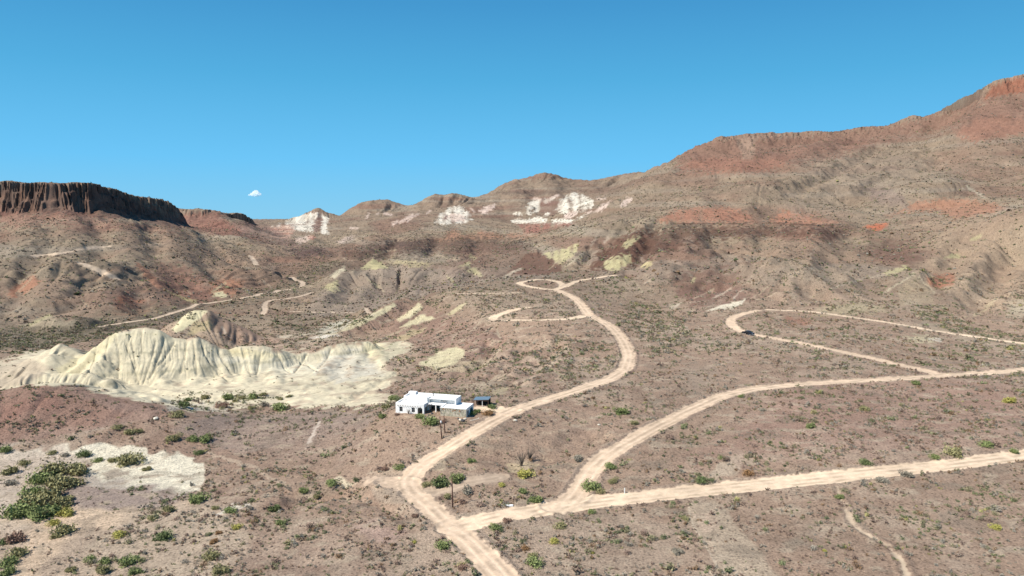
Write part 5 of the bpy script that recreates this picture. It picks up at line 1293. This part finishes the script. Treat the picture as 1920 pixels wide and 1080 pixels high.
for px, py, wp, kind, label in [
    (8, 848, 26, 'green', 'green bush at the left edge beside the foot of the red mound'), (156, 856, 28, 'dark', 'dark spreading bush on the white flat'), (96, 852, 18, 'olive', 'small olive bush on the pale sand left of the dark one'),
    (44, 873, 24, 'olive', 'rounded olive bush on the sand above the thicket'), (182, 866, 20, 'green', 'small green bush at the left end of the white flat'), (240, 872, 50, 'olive', 'long low olive bush on the white flat'),
    (210, 866, 20, 'olive', 'small bush touching the left end of the long low one on the white flat'), (276, 882, 20, 'olive', 'small pale olive tuft on the white clay'), (120, 856, 16, 'grey', 'small grey bush above the thicket on the sand'),
    (18, 888, 32, 'olive', 'low olive bushes by the left edge above the thicket'), (18, 910, 24, 'grey', 'grey tuft on bare sand at the left edge'), (370, 942, 38, 'green', 'green bush at the lower right tip of the white flat'),
    (305, 1012, 38, 'dark', 'dark green bush alone on stony ground in the lower left'), (318, 960, 28, 'olive', 'olive bush right of the grey gravel patch'), (282, 975, 18, 'olive', 'small olive bush left of the one beside the grey gravel'),
    (220, 1008, 28, 'lime', 'yellowish low bush on stony ground'), (118, 1003, 44, 'olive', 'olive bush on the sand below the thicket'), (100, 1010, 24, 'olive', 'small brownish bush left of the olive one on the sand'),
    (240, 1060, 40, 'green', 'green bush, the larger of the group at the bottom left'), (248, 1078, 30, 'green', 'green bush at the very bottom of the group of four'), (192, 1058, 28, 'green', 'green bush in the middle of the bottom left group'),
    (168, 1052, 24, 'green', 'green bush at the left of the bottom left group'), (195, 1075, 36, 'olive', 'pale olive bush under the bottom left group'), (134, 1072, 24, 'olive', 'small olive bush near the bottom edge, left of the group'),
    (32, 1045, 40, 'olive', 'olive bush in the bottom left corner clump'), (10, 1062, 40, 'green', 'green bush at the left edge in the bottom corner clump'), (12, 1078, 34, 'green', 'green bush lowest in the bottom left corner'),
    (28, 1018, 44, 'brown', 'brown straggly bush by the left edge above the corner clump'), (4, 1020, 24, 'dark', 'dark bush cut by the left edge'),
    (516, 958, 28, 'dark', 'dark green ball-shaped bush left of the eroded gully'), (527, 984, 24, 'green', 'bright green round bush below the dark ball-shaped one'), (444, 992, 22, 'lime', 'yellow-green bush on open ground below the gully'),
    (408, 1002, 16, 'rust', 'small rust bush, upper of a pair, in the lower left'), (400, 1018, 20, 'rust', 'rust brown bush, lower of a pair, in the lower left'), (396, 1048, 36, 'olive', 'straggly olive bush near the bottom, right of the group of four'),
    (408, 1078, 40, 'olive', 'olive bush touching the bottom edge under the straggly one'), (430, 962, 26, 'green', 'soft green bush in the pale wash'), (404, 955, 18, 'olive', 'small olive bush beside the soft green one'),
    (382, 828, 32, 'green', 'green bush crowning the dark shale bench'), (358, 828, 26, 'green', 'smaller green bush left of the crowning one on the bench'), (372, 852, 20, 'dark', 'dark round bush at the corner of the white flat'),
    (325, 826, 30, 'olive', 'low olive bush on the shale bench'), (262, 812, 18, 'olive', 'olive bush on the wash bank under the red mound'), (244, 815, 26, 'olive', 'low olive bush left of the one on the wash bank'), (219, 805, 20, 'olive', 'upright olive bush at the foot of the red mound'),
    (340, 762, 26, 'dark', 'tall grey-green bush at the toe of the red mound'), (352, 752, 18, 'dark', 'grey-green bush above the tall one at the toe of the mound'), (330, 782, 28, 'olive', 'wide olive bush beside the pale clay knob'),
    (428, 750, 28, 'green', 'green bush on the pale clay flat below the badlands'), (472, 748, 24, 'green', 'green bush right of the first on the pale clay flat'), (452, 748, 18, 'olive', 'olive bush between two green ones on the clay flat'),
    (492, 742, 16, 'olive', 'small olive bush at the right of the clay flat row'), (386, 748, 20, 'olive', 'olive bush at the left of the clay flat row'), (415, 765, 28, 'brown', 'brown twiggy bush under the clay flat row'),
    (496, 762, 22, 'grey', 'grey bush under the right end of the clay flat row'), (522, 770, 34, 'green', 'long low green bush on the shale edge right of the clay flat'), (541, 745, 12, 'olive', 'tiny olive bush far right on the clay flat'),
    (470, 768, 18, 'olive', 'small olive bush on the clay slope between brown and grey ones'), (524, 750, 14, 'olive', 'small olive bush alone on pale clay'),
    (808, 796, 40, 'green', 'large green bush below the porch beside the poles'), (787, 785, 24, 'green', 'round green bush below the left wing of the house'), (718, 784, 24, 'green', 'grey-green bush left of the house'),
    (725, 765, 24, 'olive', 'olive bush at the back left corner of the house'), (738, 750, 26, 'green', 'green bush behind the left corner of the house'), (745, 779, 14, 'brown', 'brown bush against the left corner of the house'),
    (830, 793, 18, 'brown', 'brown bush between the green bush and the poles'), (886, 777, 22, 'green', 'spiky green plant by the garage openings'), (897, 773, 18, 'green', 'green bush in the curb bed at the house corner'),
    (914, 778, 26, 'rust', 'rust bush between the house and the dirt road'), (922, 766, 22, 'dark', 'dark bush beside the carport'), (768, 774, 10, 'grey', 'thin grey plant against the front wall'),
    (828, 914, 52, 'dark', 'large dark green bush in the curve of the road junction'), (858, 905, 42, 'green', 'green bush joined to the right side of the large dark one'), (800, 912, 24, 'olive', 'olive bush at the left end of the large dark one'),
    (748, 880, 26, 'green', 'green bush beside the road left of the junction'), (722, 882, 20, 'brown', 'dry brown bush beside the road left of the junction'), (940, 912, 18, 'lime', 'bright green round bush in the middle of the junction island'),
    (985, 895, 38, 'lime', 'bright green spreading bush below the bare branches'), (982, 925, 26, 'green', 'green bush low on the junction island'), (1008, 942, 36, 'green', 'green bush at the lower right of the junction island'),
    (874, 925, 32, 'grey', 'grey bush beside the near pole'), (868, 945, 20, 'brown', 'small brown bush right of the near pole foot'), (840, 935, 24, 'olive', 'olive bush left of the near pole'), (882, 868, 24, 'green', 'green bush above the junction, near the middle'),
    (1110, 963, 22, 'green', 'round green bush below the middle of the lower road'), (1050, 990, 30, 'olive', 'olive bush in the lower middle beside the road edge'), (930, 995, 30, 'green', 'green bush at the inner edge of the lower fork'),
    (950, 980, 24, 'brown', 'brown bush above the lower fork'), (1002, 1062, 44, 'green', 'tall pale green bush at the bottom beside the near road'), (1000, 1045, 24, 'olive', 'olive bush above the tall pale green one'), (1038, 1018, 24, 'lime', 'pale spiky bush in the lower middle'),
    (985, 1032, 22, 'rust', 'rust bush left of the pale spiky one'), (1112, 1038, 12, 'lime', 'yellow flowering bush in the lower middle'), (832, 1028, 38, 'green', 'green bush on the left verge of the near road'), (776, 1018, 14, 'lime', 'lime tuft left of the near road'),
    (868, 1068, 26, 'brown', 'brown bush at the bottom left of the near road'), (780, 970, 20, 'brown', 'brown bush on the verge where the roads join'), (1110, 918, 44, 'green', 'green bush on the inner verge of the middle road'),
    (1128, 925, 24, 'olive', 'olive bush below the green one on the inner verge'), (1145, 880, 28, 'green', 'green bush right of the middle road bend'), (1150, 905, 26, 'olive', 'olive bush below the one right of the bend'),
    (1086, 865, 30, 'grey', 'grey-green bush left of the middle road'), (1165, 778, 36, 'green', 'bright green patch of bush on the middle slope'), (1190, 797, 22, 'olive', 'olive bush below the bright green patch'),
    (1520, 802, 26, 'green', 'round green bush in the middle of the right plain'), (1620, 770, 26, 'olive', 'olive bush high on the right plain'), (1355, 862, 18, 'green', 'green bush on the upper end of the bare pale patch'),
    (1315, 905, 30, 'dark', 'dark bush on the verge below the bare pale patch'), (1405, 892, 28, 'rust', 'rust and green bush on the verge of the lower road'), (1625, 872, 30, 'dark', 'dark bush on the upper verge of the lower road'),
    (1790, 855, 42, 'olive', 'wide olive bush on the upper verge toward the right edge'), (1755, 862, 24, 'green', 'green bush left of the wide olive one on the verge'), (1850, 838, 30, 'green', 'green bush beyond the verge near the right edge'),
    (1905, 850, 24, 'green', 'green bush on the verge at the right edge'), (1655, 905, 28, 'grey', 'grey-green bush on the lower verge'), (1700, 895, 30, 'grey', 'grey bush on the lower verge toward the right'),
    (1575, 935, 24, 'green', 'green bush on the footpath below the road'), (1548, 1035, 14, 'lime', 'yellow-green bush in the lower right plain'), (1868, 992, 26, 'lime', 'yellow bush in the lower right'), (1285, 975, 20, 'olive', 'olive bush at the left edge of the bare strip'),
    (1895, 755, 30, 'lime', 'yellow-green bush below the far road at the right edge'), (1720, 722, 24, 'green', 'green bush in the wedge between the joining roads'), (1390, 745, 16, 'green', 'small green bush beside the middle road'),
    (1270, 1040, 30, 'grey', 'pale grey-green bush in the lower middle right'), (620, 912, 30, 'green', 'green bush beside the pale bank left of the junction'), (570, 925, 24, 'green', 'green bush on the gully edge left of the junction'), (595, 935, 18, 'olive', 'olive bush on the gully edge nearer the camera')]:
    place_shrub(px, py, wp, kind, label)
# bare branching ocotillo
for px, py, s, lab in [(978, 874, 2.4, 'bare dark ocotillo with fanning canes on the pale bank'), (993, 862, 1.9, 'smaller bare ocotillo to the right on the pale bank'), (766, 776, 1.0, 'thin pale ocotillo in front of the white wall'), (372, 756, 1.5, 'tall thin ocotillo standing on the clay flat')]:
    h = hit_grid(px, py, 100)
    o = link('ocotillo', OCO[int(px) % 2]); o.location = (h[0], h[1], h[2] - .1); o.scale = (s * .8, s * .8, s); tag(o, lab, 'ocotillo', 'ocotillos')
print('placed shrubs', time.time() - T0, len(taken))

# --- scatter of the rest
def lookup(F_, x, y):
    j = np.interp(x / y, cols, np.arange(NC)).astype(int); i = np.interp(y, rows, np.arange(NR)).astype(int)
    return F_[i, j]
def scatter(n, d0, d1, half=.95):
    y = np.sqrt(rng.uniform(d0 * d0, d1 * d1, n)); x = y * rng.uniform(-half, half, n)
    p = lookup(veg, x, y) / 1.5
    # clumps
    p = p * np.clip(.55 + 1.6 * noise(x / 7, y / 7, 151) + .8 * noise(x / 2.3, y / 2.3, 152), .05, 1.3)
    ok = rng.random(n) < p
    x, y = x[ok], y[ok]
    # not on the buildings
    lx = (x - hx) * math.cos(HR) + (y - hy) * math.sin(HR); ly = -(x - hx) * math.sin(HR) + (y - hy) * math.cos(HR)
    ok = ~((lx > -1) & (lx < 24) & (ly > -2.5) & (ly < 9))
    x, y = x[ok], y[ok]
    g = lookup(green, x, y)
    return x, y, zat(x, y), g
def pick(n, g):
    """colour of each shrub: kinds weighted by how green the place is"""
    r = rng.random(n); names = []
    L = np.array([KINDS[k][0] for k in KINDS]); D = np.array([KINDS[k][1] for k in KINDS]); ks = list(KINDS)
    w = np.array([[.05,.10,.03,.32,.36,.12,.02]]) * (1 - g[:, None]) + np.array([[.22,.34,.14,.16,.06,.04,.04]]) * g[:, None]
    cum = np.cumsum(w / w.sum(1, keepdims=True), 1); k = (r[:, None] > cum).sum(1).clip(0, 6)
    L = L * .75 + L.mean(1, keepdims=True) * .25 * np.array([1.08, 1.0, .88]); D = D * .75 + D.mean(1, keepdims=True) * .25 * np.array([1.08, 1.0, .88])
    L = L * 1.13; D = D * 1.13
    return k, L[k], D[k], ks
def bulk(x, y, z, r, k, L, D, nf, leaf, protos):
    """one big array of triangles for many shrubs"""
    n = len(x); out = np.empty((n, nf, 3, 3), np.float32); col = np.empty((n, nf, 3), np.float32)
    which = rng.integers(0, len(protos), n); ang = rng.uniform(0, 6.28, n)
    for q, (tri, tone) in enumerate(protos):
        m = which == q
        c, s = np.cos(ang[m])[:, None, None], np.sin(ang[m])[:, None, None]
        T = tri[None]; rr_ = r[m][:, None, None]; hh = (r[m] * rng.uniform(.75, 1.2, m.sum()))[:, None, None]
        out[m] = np.stack([(T[..., 0] * c - T[..., 1] * s) * rr_ + x[m][:, None, None], (T[..., 0] * s + T[..., 1] * c) * rr_ + y[m][:, None, None], T[..., 2] * hh + z[m][:, None, None]], -1)
        f = np.clip((tone - .6) / .7, 0, 1)[None, :, None]
        col[m] = (D[m][:, None] * (1 - f) + L[m][:, None] * f) * rng.uniform(.8, 1.15, (m.sum(), 1, 1))
    return out.reshape(-1, 3, 3), col.reshape(-1, 3)
def solid_protos(m, sides, cnt):
    res = []
    for _ in range(cnt):
        a = np.sort(rng.uniform(0, 6.28, sides)); rr_ = rng.uniform(.7, 1.1, sides); zz = rng.uniform(.05, .45, sides)
        ring = np.stack([np.cos(a) * rr_, np.sin(a) * rr_, zz], 1); top = np.array([rng.uniform(-.3, .3), rng.uniform(-.3, .3), rng.uniform(.7, 1.0)])
        foot = ring * np.array([.7, .7, 0]) - np.array([0, 0, .1]); T = []
        for i in range(sides):
            j = (i + 1) % sides; T.append([ring[i], ring[j], top])
            if m: T.append([foot[i], ring[j], ring[i]])
        T = np.array(T, np.float32); res.append((T, rng.uniform(.6, 1.25, len(T))))
    return res
def stuff(name, parts):
    tri = np.concatenate([p[0] for p in parts]); col = np.concatenate([p[1] for p in parts])
    o = link(name, tri_mesh(name, tri, col, M_STUFF)); o['kind'] = 'stuff'; return o
# nearest belt: the largest become shrubs of their own
x, y, z, g = scatter(98000, 100, 255)
r = np.clip(rng.lognormal(-1.25, .42, len(x)), .16, 1.1) * (1 + .25 * g)
ok = np.ones(len(x), bool)
for tx, ty, trr in taken: ok &= (x - tx) ** 2 + (y - ty) ** 2 > (trr * .9) ** 2
x, y, z, g, r = x[ok], y[ok], z[ok], g[ok], r[ok]
k, L, D, ks = pick(len(x), g)
PXs, PYs = project(x, y, z)
inview = (PXs > 15) & (PXs < 1905) & (PYs < 1065) & (PYs > 500)
app = np.where(inview, r / y, 0); order = np.argsort(-app); NI = 165
ind = order[:NI]; rest = np.ones(len(x), bool); rest[ind] = False
protos = [dome_leaves(rng, 34, .27, .8, 3, .2, .3) for _ in range(8)]
near_parts = [bulk(x[rest], y[rest], z[rest], r[rest], k[rest], L[rest], D[rest], 34, 0, protos)]
marks = [(849, 951, 'the pole nearest the camera'), (829, 823, 'the pole with the transformer'), (1171, 925, 'the grey marker post'), (955, 948, 'the white concrete slab'), (978, 874, 'the bare ocotillo'),
         (828, 914, 'the dark junction bush'), (305, 1012, 'the lone dark bush'), (516, 958, 'the dark ball bush'), (1520, 802, 'the right plain round bush'),
         (1548, 1035, 'the yellow tuft at lower right'), (1110, 963, 'the round bush below the lower road'), (742, 776, 'the left corner of the house'), (1594, 982, 'the bend of the footpath'),
         (1868, 992, 'the yellow bush at lower right'), (1790, 855, 'the wide olive bush on the verge'), (372, 852, 'the corner of the white flat'), (1405, 892, 'the rust verge bush'),
         (1002, 1062, 'the tall pale green bush'), (1270, 1040, 'the pale bush at lower middle'), (1165, 778, 'the bright green patch'), (100, 933, 'the lower left thicket'), (1760, 704, 'the far road fork')]
MP = [(hit_grid(a_, b_, 105), c_) for a_, b_, c_ in marks]
cname = {'green': 'green', 'olive': 'olive', 'dark': 'dark green', 'grey': 'grey', 'brown': 'brown', 'rust': 'rust', 'lime': 'yellow-green'}
for i in ind:
    o = link('shrub', PROTO['small%d' % (i % 4)]); rr_ = float(r[i]) * 1.02
    o.location = (float(x[i]), float(y[i]), float(z[i]) - .03); o.scale = (rr_, rr_, rr_ * .9); o.rotation_euler = (0, 0, float(i % 63) / 10)
    o.color = (*(.5 * (L[i] + D[i]) * 1.2 * (.85 + .3 * ((i * 7) % 10) / 10)), 1)
    hb, nm = min(MP, key=lambda q: (q[0][0] - x[i]) ** 2 + (q[0][1] - y[i]) ** 2)
    dx, dy = x[i] - hb[0], y[i] - hb[1]
    side = ('%dm right' % round(abs(dx)) if dx > 0 else '%dm left' % round(abs(dx))); dep = ('%dm beyond' % round(abs(dy)) if dy > 0 else '%dm nearer than' % round(abs(dy)))
    tag(o, '%s shrub %s and %s %s' % (cname[ks[k[i]]], side, dep, nm), 'shrub', 'scattered shrubs of the foreground')
x, y, z, g = scatter(150000, 255, 450)
r = np.clip(rng.lognormal(-1.02, .4, len(x)), .22, 1.4) * (1 + .3 * g); k, L, D, _ = pick(len(x), g)
near_parts.append(bulk(x, y, z, r, k, L, D, 16, 0, [dome_leaves(rng, 16, .38, .8, 3, .2, .2) for _ in range(8)]))
stuff('desert_scrub', near_parts)
far_parts = []
for n_, da, db, ls, sd, fl, tn in ((300000, 450, 1000, -.55, True, 4, .74), (290000, 1000, 1600, -.25, False, 4, .62), (150000, 1600, 2500, .1, False, 3, .6)):
    x, y, z, g = scatter(n_, da, db); r = np.clip(rng.lognormal(ls, .42, len(x)), .3, 2.6); k, L, D, _ = pick(len(x), g * .6)
    far_parts.append(bulk(x, y, z, r, k, L * tn, D * tn, fl * (2 if sd else 1), 0, solid_protos(sd, fl, 8)))
stuff('distant_scrub', far_parts)
print('scrub', time.time() - T0)
